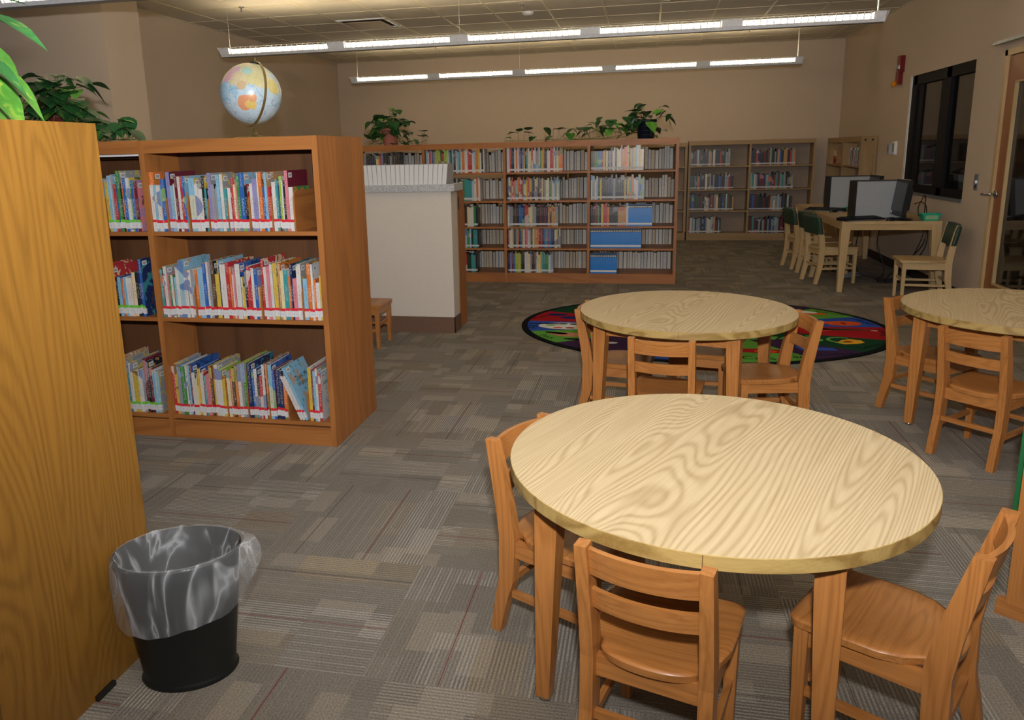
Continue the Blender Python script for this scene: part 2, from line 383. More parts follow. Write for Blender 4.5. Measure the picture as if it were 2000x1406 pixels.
# window
w = bpy.data.objects.new('window_1', None); C.objects.link(w); w['kind'] = 'structure'; w.location = (XR, 8.7, WZ0)
def rel(ox, oy, oz):
    return lambda x0, x1, y0, y1, z0, z1: (x0-ox, x1-ox, y0-oy, y1-oy, z0-oz, z1-oz)
rw = rel(XR, 8.7, WZ0)
g = G(); f = .055
g.box(*rw(XR+.02, XR+.08, WY0, WY0+.02, WZ0, WZ1)); g.box(*rw(XR+.01, XR+.07, 9.42, WY1-.05, WZ0, WZ1)); g.box(*rw(XR+.03, XR+.05, 9.27, 9.42, WZ0, WZ1))
g.box(*rw(XR+.01, XR+.07, WY0, WY1-.1, WZ0, WZ0+.075)); g.box(*rw(XR+.01, XR+.07, WY0, WY1-.1, WZ1-.1, WZ1))
g.box(*rw(XR+.01, XR+.075, 8.44, 8.56, WZ0, WZ1)); g.box(*rw(XR+.03, XR+.06, 8.56, 8.74, WZ0, WZ1))
obj('window_frame', g, M['frame_black'], w, .003)
obj('window_pane', G().box(*rw(XR+.045, XR+.05, WY0+.03, WY1-.12, WZ0+.05, WZ1-.05)), M['glass'], w)
obj('window_sill', G().box(*rw(XR-.012, XR+.02, WY0-.01, WY1-.04, WZ0-.03, WZ0)), M['greymetal'], w, .003)
obj('window_jamb', G().box(*rw(XR+.002, XR+.14, WY1-.05, WY1, WZ0, WZ1)), M['white'], w)
# door
d = bpy.data.objects.new('door_1', None); C.objects.link(d); d['kind'] = 'structure'; d.location = (XR, DY1, 0)
rd = rel(XR, DY1, 0)
g = G(); g.box(*rd(XR-.02, XR+.14, DY1-.045, DY1, 0, DZ)); g.box(*rd(XR-.02, XR+.14, DY0, DY0+.045, 0, DZ)); g.box(*rd(XR-.02, XR+.14, DY0, DY1, DZ-.045, DZ))
obj('door_frame', g, M['paleZ'], d, .004)
g = G(); a, b = DY0+.05, DY1-.05
g.box(*rd(XR+.0, XR+.045, b-.15, b, .01, DZ-.05)); g.box(*rd(XR+.0, XR+.045, a, a+.15, .01, DZ-.05)); g.box(*rd(XR, XR+.045, a+.15, b-.15, .01, .26)); g.box(*rd(XR, XR+.045, a+.15, b-.15, DZ-.25, DZ-.05))
leaf = obj('door_leaf', g, M['doorwood'], d, .003)
obj('door_glass', G().box(*rd(XR+.02, XR+.026, a+.14, b-.14, .25, DZ-.24)), M['glass'], d)
g = G(); 
for (p, q, r_, t) in ((b-.165, b-.15, .26, DZ-.25), (a+.15, a+.165, .26, DZ-.25)): g.box(*rd(XR-.006, XR+.02, p, q, r_, t))
g.box(*rd(XR-.006, XR+.02, a+.15, b-.15, .25, .265)); g.box(*rd(XR-.006, XR+.02, a+.15, b-.15, DZ-.265, DZ-.25))
obj('glass_bead', g, M['paleZ'], d, .002)
g = G().tube([(-.0, -.085, .99), (-.012, -.085, .99)], .032, 16); g.tube([(-.01, -.085, .99), (-.06, -.085, .99), (-.062, -.02, .985), (-.062, .04, .985)], .011, 8)
obj('door_handle', g, M['chrome'], d)
g = G().box(-.06, -.02, -.40, .16, 2.19, 2.215); tag(obj('door_closer_arm', g, M['greymetal'], bevel=.003, loc=(XR, 7.235, 0)), 'grey metal closer bar fixed to the wall above the wooden door', 'door closer')

# ------------------------------------------------------------------ half wall with counter top
struct('wall_half', G().box(-4.3, -1.488, 5.862, 6.047, 0, 1.1345), M['wall_light'])
g = G(); g.box(-4.3, -1.480, 5.852, 5.862, 0, .13); g.box(-1.488, -1.478, 5.852, 6.047, 0, .13)
struct('baseboard_half', g, M['baseboard'])
tag(obj('counter_top', G().box(-4.3, -1.452, 5.83, 6.12, 1.136, 1.19), M['granite'], bevel=.004), 'speckled grey granite-look laminate counter capping the white half wall', 'countertop')
t = thing('wooden_cabinet', 'brown wooden cabinet end just visible behind the white half wall', 'cabinet', (-1.6, 6.06, 0))
obj('side_panel', G().box(.09, .115, 0, .24, 0, 1.13), M['shelfZ'], t, .002)
obj('cabinet_body', G().box(-1.9, .09, 0, .24, 0, 1.11), M['shelf_dark'], t)
obj('hinge_plate', G().box(.115, .119, .01, .04, .98, 1.08), M['black'], t)
# white magazines standing in a row on the counter
for i in range(23):
    xx = -2.365+i*.0375; lean = .055*(11-i)/11
    g = G(); g.box(-.0165, .0165, 0, .20, 0, .155, 0, lambda v, l=lean: Vector((v.x-l*v.z/.155*.3, v.y, v.z)))
    g.box(-.019, -.0165, .002, .205, 0, .157, 1, lambda v, l=lean: Vector((v.x-l*v.z/.155*.3, v.y, v.z))); g.box(.0165, .0185, .002, .205, 0, .157, 1, lambda v, l=lean: Vector((v.x-l*v.z/.155*.3, v.y, v.z)))
    lb = 'white-edged booklet in the long row on the granite counter' if 0 < i < 22 else ('leftmost white booklet of the row on the granite counter' if i == 0 else 'rightmost white booklet of the counter row, grey cover showing')
    tag(obj('booklet', g, [M['paper'], M['paper_grey']], loc=(xx, 5.86, 1.19)), lb, 'booklet', 'white booklets on the granite counter')

# ------------------------------------------------------------------ book colours and materials
CN = {'w': ('white', 'CDCBC6'), 'o': ('orange', 'CC7034'), 's': ('sky-blue', '86B4CE'), 'b': ('blue', '2F5FA6'), 'n': ('navy', '25305A'), 'p': ('lavender', '8C88B4'),
      'm': ('maroon', '6A2430'), 'r': ('red', 'B0363A'), 'g': ('green', '3E8248'), 'd': ('dark green', '24402C'), 'k': ('black', '26272B'), 't': ('teal', '3E8F94'),
      'y': ('yellow', 'CDB048'), 'c': ('cream', 'D8CBA0'), 'i': ('pink', 'CE7F88'), 'e': ('grey', '8F949A'), 'u': ('tan', 'B98E5E'), 'B': ('brown', '5E4232'),
      'l': ('lime', '8FB03A'), 'q': ('pale blue', '9CB9C2'), 'z': ('bright blue', '187CD4')}
keys = list(CN)
def spine_mat(k, i):
    s = NT('book_spine_%s' % CN[k][0].replace(' ', '_').replace('-', '_'), .32, .5); base = hx(CN[k][1])
    tc = s.n('ShaderNodeTexCoord'); oi = s.n('ShaderNodeObjectInfo')
    ad = s.n('ShaderNodeVectorMath', operation='ADD'); s.l(tc.outputs['Object'], ad.inputs[0]); s.l(oi.outputs['Location'], ad.inputs[1])
    mp = s.n('ShaderNodeMapping'); mp.inputs['Scale'].default_value = (1, 0, 1.3); s.l(ad.outputs[0], mp.inputs[0])
    nz = s.n('ShaderNodeTexNoise', i_Scale=190., i_Detail=1.); s.l(mp.outputs[0], nz.inputs['Vector'])
    sp = s.n('ShaderNodeSeparateXYZ'); s.l(tc.outputs['Object'], sp.inputs[0])
    inz = s.math('GREATER_THAN', sp.outputs[2], .075); 
    w2 = s.n('ShaderNodeTexNoise', i_Scale=9., i_Detail=0.); mp2 = s.n('ShaderNodeMapping'); mp2.inputs['Scale'].default_value = (.0, 0, 1); s.l(ad.outputs[0], mp2.inputs[0]); s.l(mp2.outputs[0], w2.inputs['Vector'])
    inx = s.math('LESS_THAN', s.math('ABSOLUTE', sp.outputs[0]), .0055)
    on = s.math('MULTIPLY', s.math('MULTIPLY', s.math('GREATER_THAN', nz.outputs['Fac'], .56), inz), s.math('MULTIPLY', inx, s.math('GREATER_THAN', w2.outputs['Fac'], .42)))
    lum = sum(base)/3; other = hx('2E3550') if lum > .3 else hx('E6E0D0')
    if k in 'wce': other = hx(('A03A3A', '34486E', '3A3A3A')[i % 3])
    patch = s.n('ShaderNodeTexNoise', i_Scale=7., i_Detail=2.); s.l(ad.outputs[0], patch.inputs['Vector'])
    second = base if k == 'z' else hx(CN[keys[(i*5+3) % 19]][1])
    col = s.mix(s.math('MULTIPLY', s.math('GREATER_THAN', patch.outputs['Fac'], .62), .7), base, second)
    return s.out(s.mix(s.math('MULTIPLY', on, .12 if k == 'z' else .5), col, other))
def cover_mat(k, i):
    s = NT('book_cover_%s' % CN[k][0].replace(' ', '_').replace('-', '_'), .3, .5); base = hx(CN[k][1])
    tc = s.n('ShaderNodeTexCoord'); oi = s.n('ShaderNodeObjectInfo')
    ad = s.n('ShaderNodeVectorMath', operation='ADD'); s.l(tc.outputs['Object'], ad.inputs[0]); s.l(oi.outputs['Location'], ad.inputs[1])
    n1 = s.n('ShaderNodeTexNoise', i_Scale=16., i_Detail=3., i_Distortion=1.2); s.l(ad.outputs[0], n1.inputs['Vector'])
    a, b = hx(CN[keys[(i*7+2) % 19]][1]), hx(CN[keys[(i*3+5) % 19]][1])
    col = s.mix(s.math('MULTIPLY', s.math('GREATER_THAN', n1.outputs['Fac'], .56), .8), base, a)
    return s.out(s.mix(s.math('MULTIPLY', s.math('LESS_THAN', n1.outputs['Fac'], .36), .8), col, b))
SM = {k: spine_mat(k, i) for i, k in enumerate(keys)}
CM = {k: cover_mat(k, i) for i, k in enumerate(keys)}
M['band_red'] = flat('red_call_band', hx('D02A34'), .5); M['band_green'] = flat('green_call_band', hx('6CC03A'), .5)
M['pages'] = flat('book_pages', hx('D8D2C4'), .9)
def stick():
    s = NT('white_call_label', .5); v = s.coord('Object', (1, 1, 1)); w = s.n('ShaderNodeTexNoise', i_Scale=260., i_Detail=1.); s.l(v, w.inputs['Vector'])
    return s.out(s.mix(s.math('MULTIPLY', s.math('LESS_THAN', w.outputs['Fac'], .42), .7), hx('D2D2D2'), hx('94949A')))
M['label'] = stick()
ORD = ['first','second','third','fourth','fifth','sixth','seventh','eighth','ninth','tenth','eleventh','twelfth','thirteenth','fourteenth','fifteenth','sixteenth','seventeenth','eighteenth','nineteenth','twentieth']
def ordn(i):
    if i < 20: return ORD[i]
    t = ('twenty', 'thirty', 'forty', 'fifty', 'sixty')[(i+1)//10-2]; r = (i+1) % 10
    return (t+'-'+ORD[r-1]) if r else {20: 'twentieth', 30: 'thirtieth', 40: 'fortieth', 50: 'fiftieth', 60: 'sixtieth'}[i+1]
def book_labels(cols, noun, place):
    """one telling label per book: colour alone, else colour with neighbours, else the count from the left"""
    names = [CN[c][0] for c in cols]; n = len(names); out = []
    tri = [(names[i], names[i-1] if i else '', names[i+1] if i < n-1 else '') for i in range(n)]
    for i, nm in enumerate(names):
        if names.count(nm) == 1: out.append('the only %s %s on %s' % (nm, noun, place))
        elif tri.count(tri[i]) == 1 and 0 < i < n-1: out.append('%s %s between %s and %s ones, %s' % (nm, noun, tri[i][1], tri[i][2], place))
        else: out.append('%s %s, %s from left, %s' % (nm, noun, ordn(i), place))
    return out

# ------------------------------------------------------------------ near bookcase with picture books
def bookcase_frame(t, xs, y0, y1, heights, top, rail, base, wood, st=.028, back=None, shelf_y=None, th=.02, dark='shelf_dark'):
    """xs: x of the upright centres (local), heights: shelf tops"""
    for i, x in enumerate(xs):
        obj('upright', G().box(x-st/2, x+st/2, y0, y1, 0, top), M[wood+'Z'], t, .0015)
    for b, a in zip(xs, xs[1:]):
        a, b = a+st/2, b-st/2
        obj('top_rail', G().box(a, b, y0+.002, y0+.022, rail, top), M[wood+'X'], t, .001)
        obj('top_panel', G().box(a, b, y0+.022, y1, top-.02, top-.001), M[wood+'X'], t)
        obj('kickboard', G().box(a, b, y0+.006, y0+.024, 0, base), M[wood+'X'], t, .001)
        for h in heights:
            obj('shelf', G().box(a, b, y0+.004, (shelf_y or y1), h-th, h), M[wood+'X'], t, .001)
        if back: obj('back_panel', G().box(a, b, back, back+.012, base, top-.02), M[dark] if dark in M else dark, t)
NY0 = 3.374
near = thing('picture_bookcase', 'honey oak double-sided bookcase filled with picture books, globe on top', 'bookcase', (-1.498, NY0, 0))
bookcase_frame(near, [0, -.902, -1.804], 0, .589, [1.079, .644, .126], 1.52, 1.458, .096, 'shelf', back=.285, shelf_y=.285)
obj('base_moulding', G().box(-1.79, -.014, .002, .010, .088, .098), M['shelfX'], near)
obj('label_strip', G().box(-1.79, -.92, .004, .010, 1.447, 1.456), M['strip'], near)
DATA = dict(
T="-2404 20 229 wk;-2380 27 290 oo;-2358 17 228 sw;-2340 20 223 ws;-2318 23 255 bb;-2301 11 173 DD;-2286 20 289 pm;-2269 14 224 se;-2255 14 232 ww;-2241 14 268 mB;-2226 14 266 wr;-2212 14 268 rr;-2200 11 268 bs;-2184 20 176 DD;-2159 31 257 se;-2136 17 230 ww;-2116 22 205 wg;-2098 14 268 ky;-2086 11 207 tk;-2076 8 170 DD;-2063 17 280 pe;-2047 17 226 ek;-2032 14 206 ek;-2017 16 272 st;-2000 16 274 we;-1984 16 206 tt;-1971 8 174 DD;-1959 16 208 wr;-1944 14 256 ru;-1932 11 224 cc;-1921 11 234 ii;-1909 14 265 gd;-1890 24 279 bs;-1871 14 224 kr;-1860 8 175 DD;-1846 19 228 ww;-1826 22 249 pp;-1810 11 278 wr;-1795 19 280 oo;-1779 13 210 bk;-1766 13 279 su;-1753 13 210 rr;-1742 8 178 DD;-1727 21 233 ww;-1711 11 245 tt;-1702 8 240 nn;-1691 13 259 lw;-1681 8 240 wg;-1672 11 235 kk;-1658 16 285 im;-1640 21 208 wg;-1627 5 191 DD",
M="-2422 20 194 bw;-2404 15 246 tk;-2390 15 199 mr;-2374 18 213 rr;-2356 18 260 we;-2343 9 218 ii;-2331 15 213 gy;-2318 12 216 wg;-2305 15 205 sb;-2289 17 260 we;-2266 29 291 qs;-2243 17 240 we;-2225 17 242 wc;-2210 14 245 ew;-2197 11 170 DD;-2182 17 243 oy;-2162 23 251 sw;-2141 20 274 bo;-2122 17 282 wc;-2107 14 284 ee;-2091 17 285 Bk;-2074 17 223 yo;-2063 6 290 ys;-2056 8 264 kw;-2036 31 272 we;-2010 20 280 rr;-1995 11 260 oi;-1984 11 222 wi;-1973 11 245 ii;-1954 25 275 wb;-1938 8 209 cy;-1928 11 161 yw;-1917 11 237 kk;-1901 19 263 rw;-1887 8 263 rr;-1876 14 256 wr;-1861 17 251 bp;-1847 11 162 uu;-1836 11 167 DD;-1824 14 299 rr;-1809 17 261 we;-1791 19 264 ii;-1774 14 276 wb;-1758 19 279 yc;-1746 5 163 ug;-1736 14 277 uo;-1721 16 244 cw;-1702 22 247 tw;-1684 14 214 or;-1672 11 275 nn;-1657 19 205 ii;-1636 24 275 we;-1619 8 165 DD;-1605 22 205 sn;-1588 11 278 or;-1576 13 278 oy;-1564 11 275 ww;-1554 11 201 oo;-1539 19 186 wi;-1522 16 221 yo",
B="-2397 20 256 rr;-2377 21 218 wr;-2357 18 273 ye;-2338 21 258 eb;-2314 27 261 gs;-2296 9 262 wc;-2285 12 265 sb;-2273 12 265 mb;-2259 18 228 wk;-2244 12 198 cc;-2229 18 248 yb;-2211 18 227 wr;-2196 12 213 tk;-2182 18 217 iw;-2167 12 264 oy;-2155 12 261 Bm;-2143 12 264 yw;-2129 18 273 we;-2108 23 247 wl;-2088 18 212 yo;-2074 9 169 DD;-2061 17 240 ci;-2047 12 241 uc;-2032 17 260 Bk;-2016 14 272 oy;-2000 17 278 we;-1985 14 281 eo;-1970 14 289 gl;-1959 9 174 DD;-1944 20 288 nn;-1927 14 253 bn;-1911 17 259 wb;-1896 14 214 kb;-1880 17 226 rw;-1864 14 285 wk;-1851 11 285 ou;-1841 9 173 DD;-1827 20 284 sb;-1810 14 258 bm;-1793 20 258 nk;-1772 23 254 nk;-1751 20 217 og;-1738 6 166 DD;L;-1628 8 174 DD;-1616 17 275 yw;-1602 11 265 mr;-1589 14 258 sw;-1577 11 274 we;-1564 14 251 rw",
LT="-2673 20 255 tg;-2655 15 263 ys;-2642 12 177 DD;-2627 18 245 yd;-2611 15 277 sw;-2597 15 282 es;-2582 15 234 rb;-2564 20 299 ge;-2550 9 241 kp;-2540 12 258 oB;-2527 15 266 bs;-2511 17 265 wy;-2496 12 253 ly;-2483 14 252 bp;-2467 17 247 mi",
LM="-2739 20 257 te;-2715 27 265 qr;-2691 21 201 ou;-2671 18 255 er;-2655 15 191 rr;-2640 15 202 kk;-2623 18 202 sb;-2606 15 197 ou;-2591 15 202 sw;-2575 18 200 we;-2559 15 200 wi;-2542 18 227 cg;-2526 15 227 kg;-2509 18 237 nb;-2493 15 295 bn",
LB="-2701 20 287 uu;-2682 19 273 ge;-2661 22 227 ss;-2641 19 216 tw;-2623 19 267 we;-2604 19 223 yy;-2587 15 224 yw;-2570 18 230 ww;-2553 15 230 ee;-2536 18 292 mm;-2521 12 279 kk;-2506 18 243 mB;-2489 15 233 sw;-2472 18 225 qe")
def book_mesh(w, dp, h):
    g = G(); b = .0022 if w > .008 else .001
    g.box(-w/2, w/2, 0, b, 0, h, 0); g.box(-w/2, -w/2+b, b, dp, 0, h, 1); g.box(w/2-b, w/2, b, dp, 0, h, 1); return g, b
def picture_book(x, z, w, h, sc, cc, band, label, group, title=None, lean=0, dp=None, y=None, barcode=True):
    dp = dp or R_.uniform(.19, .235)+(.03 if h > .26 else 0)
    y = NY0+.012+R_.uniform(0, .012) if y is None else y
    t = thing('picture_book', label, 'book', (x, y, z), 0, group)
    if lean: t.rotation_euler = (0, lean, 0)
    g, b = book_mesh(w, dp, h)
    cv = obj('cover', g, [SM[sc], CM[cc]], t)
    obj('page_block', G().box(-w/2+b, w/2-b, b, dp-.004, .003, h-.004), M['pages'], t)
    e = .0006; sh = R_.uniform(-.002, .004)
    g = G(); g.box(-w/2-e*.3, w/2+e*.3, -e, .0, .014+sh, .044+sh, 0); g.box(-w/2-e*.4, w/2+e*.4, -e*1.2, 0, .044+sh, .057+sh, 1)
    g.box(w/2, w/2+e*.4, 0, .010, .014+sh, .044+sh, 0)
    obj('call_number_label', g, [M['label'], band], cv)
    if barcode:
        g = G(); yy = .014; g.box(w/2, w/2+e*.5, yy, yy+.036, h-.033, h-.010, 0); g.box(w/2+e*.5, w/2+e*.9, yy+.005, yy+.031, h-.028, h-.015, 1)
        obj('barcode_label', g, [M['paper'], M['paper_grey']], cv)
    if title:
        txt, size, ty, tz, col = title
        g = G()
        for k, ln in enumerate(txt.split('|')):
            text_into(g, ln, size, lambda v, k=k: Vector((w/2+.0008, ty+v.x, tz+v.y-k*size*1.0)))
        obj('cover_title', g, CMT[col], cv, fixn=False)
    return t
CMT = {'w': flat('title_white', hx('E8E8E8'), .5), 'k': flat('title_black', hx('181818'), .5), 'r': flat('title_red', hx('9A2A2E'), .5)}
SHELF = {'T': (1.079, 'near top shelf'), 'M': (.644, 'near middle shelf'), 'B': (.126, 'near bottom shelf'),
         'LT': (1.079, 'top shelf beside yellow panel'), 'LM': (.644, 'middle shelf beside yellow panel'), 'LB': (.126, 'bottom shelf beside yellow panel')}
TITLES = {('M', 'r', 299): ('IN THE', .030, .10, .262, 'w'), ('M', 'w', 275): ('OLD', .034, .10, .215, 'k'), ('M', 'w', 260): ('horton', .026, .085, .222, 'r'),
          ('LT', 'g', 299): None, ('B', 'r', 251): ('Some|2', .03, .06, .19, 'k')}
for key, s in DATA.items():
    z, place = SHELF[key]; band = M['band_green'] if key[0] == 'L' and key != 'L' and len(key) == 2 else M['band_red']
    ent = [e.split() for e in s.split(';') if e != 'L']
    bk = [e for e in ent if e[3] != 'DD']
    labs = book_labels([e[3][0] for e in bk], 'picture book', place); used = set(); bi = 0
    lo, hi = (-2.386, -1.512) if len(key) == 1 else (-3.288, -2.414)
    # re-space so that books fit between uprights
    for k, e in enumerate(ent):
        x, w, h, cc = int(e[0])/1000, int(e[1])/1000, int(e[2])/1000, e[3]
        x = lo+w/2+.001 if x-w/2 < lo and k == 0 else x
        x = max(x, lo+w/2+.0005+.0004*k) if k < 3 else x
        x = min(x, hi-w/2-.001)
        if cc == 'DD':
            dvw = .006 if (key, k) != ('T', len(ent)-1) else .008
            pts = [(0, 0), (.27, 0), (.27, h-.02), (.24, h), (.03, h), (.008, h-.012), (0, h-.035)]
            g = G(); a = [g.bm.verts.new((-dvw/2, p, q)) for p, q in pts]; b = [g.bm.verts.new((dvw/2, p, q)) for p, q in pts]
            g.bm.faces.new(a); g.bm.faces.new(b[::-1])
            for i in range(len(pts)): g.bm.faces.new((a[i], a[(i+1) % 7], b[(i+1) % 7], b[i]))
            nth = sum(1 for q in ent[:k] if q[3] == 'DD')
            tag(obj('shelf_divider', g, M['okY'] if 'okY' in M else M['shelfY'], bevel=.0008, loc=(x, NY0+.012, z)), 'thin brown wooden book divider, %s from left on %s' % (ordn(nth), place), 'divider', 'wooden book dividers in the picture bookcase')
            continue
        tl = TITLES.get((key, cc[0], int(e[2])))
        if (key, int(e[0])) not in ((('M', -1824)), ('M', -1636), ('M', -2356), ('B', -1564)): tl = None
        nxt = int(ent[k+1][2])/1000 if k+1 < len(ent) else 0
        picture_book(x, z+.0003, max(w-.0008, .004), min(h, .315), cc[0], cc[1], band, labs[bi], 'picture books in the near bookcase', tl, barcode=(nxt < h-.02)); bi += 1
# the three leaning books on the bottom shelf
for i, (xx, w, h, sc, cc, lb) in enumerate(((-1.672, .012, .245, 'w', 'e', 'thin white picture book leaning left on near bottom shelf, hindmost'), (-1.657, .012, .245, 'w', 'w', 'middle book of the three leaning left on near bottom shelf'), (-1.641, .013, .292, 's', 's', 'blue picture book with scrawled black title leaning on near bottom shelf'))):
    picture_book(xx-.012*0, .1265+w/2*math.sin(.42), w, h, sc, cc, M['band_red'], lb, 'picture books in the near bookcase', ('Thank My|Wishbone', .034, .125, .21, 'k') if i == 2 else None, lean=-.40, y=NY0+.014)

# ------------------------------------------------------------------ yellow bookcase in the left foreground
yb = thing('yellow_oak_bookcase', 'tall yellow oak bookcase end panel filling the left foreground', 'bookcase', (-1.425, 1.262, 0))
obj('end_panel', G().box(-.025, 0, 0, .565, 0, 1.524), M['yellow_panel'], yb, .003)
obj('bookcase_body', G().box(-1.2, -.025, .02, .55, .0, 1.52), M['shelfX'], yb)
obj('leveler_glide', G().box(0, .012, .278, .348, .0, .014), M['black'], yb, .003)

# ------------------------------------------------------------------ brown bookcase across the middle
BY0 = 8.32
br = thing('open_bookcase', 'long brown oak bookcase of chapter books with vines along its top', 'bookcase', (.315, BY0, 0))
XS = [0, -.911, -1.82, -2.73, -3.64]
BZ = [1.207, .902, .619, .381, .106]
bookcase_frame(br, XS, 0, .59, BZ, 1.527, 1.466, .09, 'shelf', st=.03)
M['blueset_white'] = flat('white_spine_band', hx('DCDCDC'), .4)
def plain_book(x, y, z, w, dp, h, sc, lab, group, setbook=False, lean=0):
    g, b = book_mesh(w, dp, h); g.box(-w/2+b, w/2-b, b, dp-.004, .003, h-.004, 2)
    g.box(-w/2, w/2, -.0008, 0, .016, .036, 3)
    if setbook: g.box(-w/2, w/2, -.0008, 0, h-.036, h-.006, 4); g.box(-w/2, w*.15, -.0014, -.0008, h-.032, h-.018, 3)
    o = obj('chapter_book', g, [SM[sc], CM[sc], M['pages'], M['label'] if not setbook else M['blueset_white'], M['black']], loc=(x, y, z))
    if lean: o.rotation_euler = (0, lean, 0)
    return tag(o, lab, 'book', group)
ROWS = {  # bay, shelf -> colours left to right (z = matching blue set), filled width, mean height
 (0,0): ('dmggbbmydckemwWdccwiuooynueyyswycw', .63, .25), (0,1): ('wewsdykkknknekkkkkykytowwbbe', .64, .25), (0,2): ('kkmmgkyrrokkkkkuuuuoWzzzzzzzzzzzzzzz', .745, .235), (0,3): ('z'*30, .62, .215), (0,4): ('z'*15, .33, .22),
 (1,0): ('wwrnkwowpnpyktwcrwweewgyokncwrrwtcuoo', .70, .25), (1,1): ('nwyrioqorrmywyroynkwydbrcgecwgewqecq', .66, .24), (1,2): ('weekBkbbkrrcceekkmkmnuBuue', .64, .235), (1,3): ('mwcekeokbywriwekcuuomrnbtrbbnkwykw', .67, .23), (1,4): ('npmbllylkkwwcekBpccyttggwse', .58, .23),
 (2,0): ('swrsnpylllkrllwtkskwstwoowwrrrwqooywkw', .76, .25), (3,0): ('swqkkyckekkknkcorpkkkekBkk', .70, .235)}
HID = {(2,1): ('kekcgtttqwow', .36, .70, .245), (2,2): ('rmmkkkBcwwgk', .36, .66, .235), (2,3): ('qcedwqgsdttk', .36, .67, .23), (2,4): ('kwskmrddttk', .36, .64, .22)}
PL = {0: 'rightmost brown bay', 1: 'second brown bay from right', 2: 'third brown bay from right', 3: 'leftmost visible brown bay'}
SN = ['top', 'second', 'third', 'fourth', 'bottom']
def row(bay, sh, cols, f0, f1, hm):
    x0 = .315+XS[bay+1]+.017; W = .911-.034
    n = len(cols); ws = [R_.uniform(.75, 1.3) if c != 'z' else .9 for c in cols]; tot = sum(ws); k = (f1-f0)*W/tot
    x = x0+f0*W; out = []
    for c, w_ in zip(cols, ws):
        w = w_*k; h = hm*R_.uniform(.86, 1.06) if c != 'z' else hm*.98
        if bay == 0 and sh == 0 and x < x0+.24: h = .205
        if bay == 0 and sh == 2 and c in 'ku' and x > x0+.2: h = .205
        out.append((x+w/2, w*.985, min(h, .262 if sh < 3 else .235), c)); x += w
    return out
for (bay, sh), (cols, f1, hm) in ROWS.items():
    cols = cols.replace('W', 'w'); r = row(bay, sh, cols, 0.005, f1, hm)
    nz = [c for c in cols if c != 'z']; labs = book_labels(nz, 'book', '%s shelf, %s' % (SN[sh], PL[bay])); i = 0
    for j, (x, w, h, c) in enumerate(r):
        if c == 'z': lb = 'bright blue encyclopedia volume on the %s shelf, rightmost brown bay' % SN[sh]; gp = 'blue encyclopedia volumes on the %s shelf' % SN[sh]
        else: lb = labs[i]; i += 1; gp = 'chapter books in the brown bookcase'
        yy = BY0+.03+(R_.uniform(0, .01) if c != 'z' else 0)
        if bay == 3 and sh == 0: gp = 'chapter books in the brown bookcase'
        plain_book(x, yy, BZ[sh]+.0003, w, R_.uniform(.14, .16), h, c, lb, gp, c == 'z')
# books half hidden behind the counter, and the far side's fore-edges: past the first three hundred
def many_books(name, rows, label, cat, fore=False):
    g = G(); ks = keys
    for (x, w, y, z, dp, h, c) in rows:
        i = ks.index(c)
        g.box(x-w/2, x+w/2, y, y+dp, z, z+h, i)
        g.box(x-w/2, x+w/2, y-.001, y, z+.016, z+.036, len(ks))
    return tag(obj(name, g, [SM[k] for k in ks]+[M['label']]), label, cat, None, 'stuff')
rows = []
for (bay, sh), (cols, f0, f1, hm) in HID.items():
    rows += [(x, w, BY0+.03, BZ[sh]+.0003, .15, h, c) for x, w, h, c in row(bay, sh, cols, f0, f1, hm)]
many_books('row_of_books', rows, 'rows of books partly hidden by the white half wall, lower shelves of brown bookcase', 'books')
pm = [flat('fore_edge_%d' % i, hx(c), .9, noise_amt=.12, nscale=90) for i, c in enumerate(('DCD4C8', 'C8BAA4', 'D0D0CC', 'D2C2AA', 'C0B8AE', 'E2DCD2'))]
g = G()
for bay in range(4):
    for sh in range(5):
        x0 = .315+XS[bay+1]+.017; x = x0+.02; pal = (0, 1, 2, 3, 4, 5)
        while x < x0+.865:
            w = R_.uniform(.022, .05); h = R_.uniform(.19, .245)*(.93 if sh > 2 else 1); mi = R_.choice(pal)
            y0 = BY0+.59-.17-R_.uniform(0, .012)
            g.box(x, x+w*.86, y0, y0+.14, BZ[sh], BZ[sh]+h-.004, mi); g.box(x-.002, x, y0-.004, y0+.145, BZ[sh], BZ[sh]+h, 6); g.box(x+w*.86, x+w*.86+.002, y0-.004, y0+.145, BZ[sh], BZ[sh]+h, 6 if R_.random() < .6 else 7)
            x += w
tag(obj('row_of_fore_edges', g, pm+[M['dark'], M['shelf_dark']]), 'grey and tan page edges of books filed on the far side of the brown bookcase', 'books', None, 'stuff')

# ------------------------------------------------------------------ pale bookcases on the far wall
WY = 12.45; WZ = [1.14, .785, .458, .11]
tR = thing('pale_bookcase', 'pale wooden two-bay bookcase of dim books against the back wall', 'bookcase', (2.455, WY, 0))
bookcase_frame(tR, [0, -.91, -1.80], 0, .30, WZ, 1.52, 1.455, .09, 'wpale', st=.03, back=.285, dark='wallback')if False else None
M['wallback'] = flat('pale_back_panel', hx('A59484'), .8)
bookcase_frame(tR, [0, -.91, -1.80], 0, .29, WZ, 1.52, 1.455, .09, 'wpale', st=.03, back=.278, dark='wallback')
tL = thing('empty_pale_bookcase', 'empty pale wooden bookcase glimpsed between the brown and the far bookcases', 'bookcase', (.60, WY, 0))
bookcase_frame(tL, [0, -.91, -1.82, -2.73], 0, .29, [1.14, .785, .458, .11], 1.50, 1.44, .09, 'wpale', st=.03, back=.278, dark='wallback')
rows = []
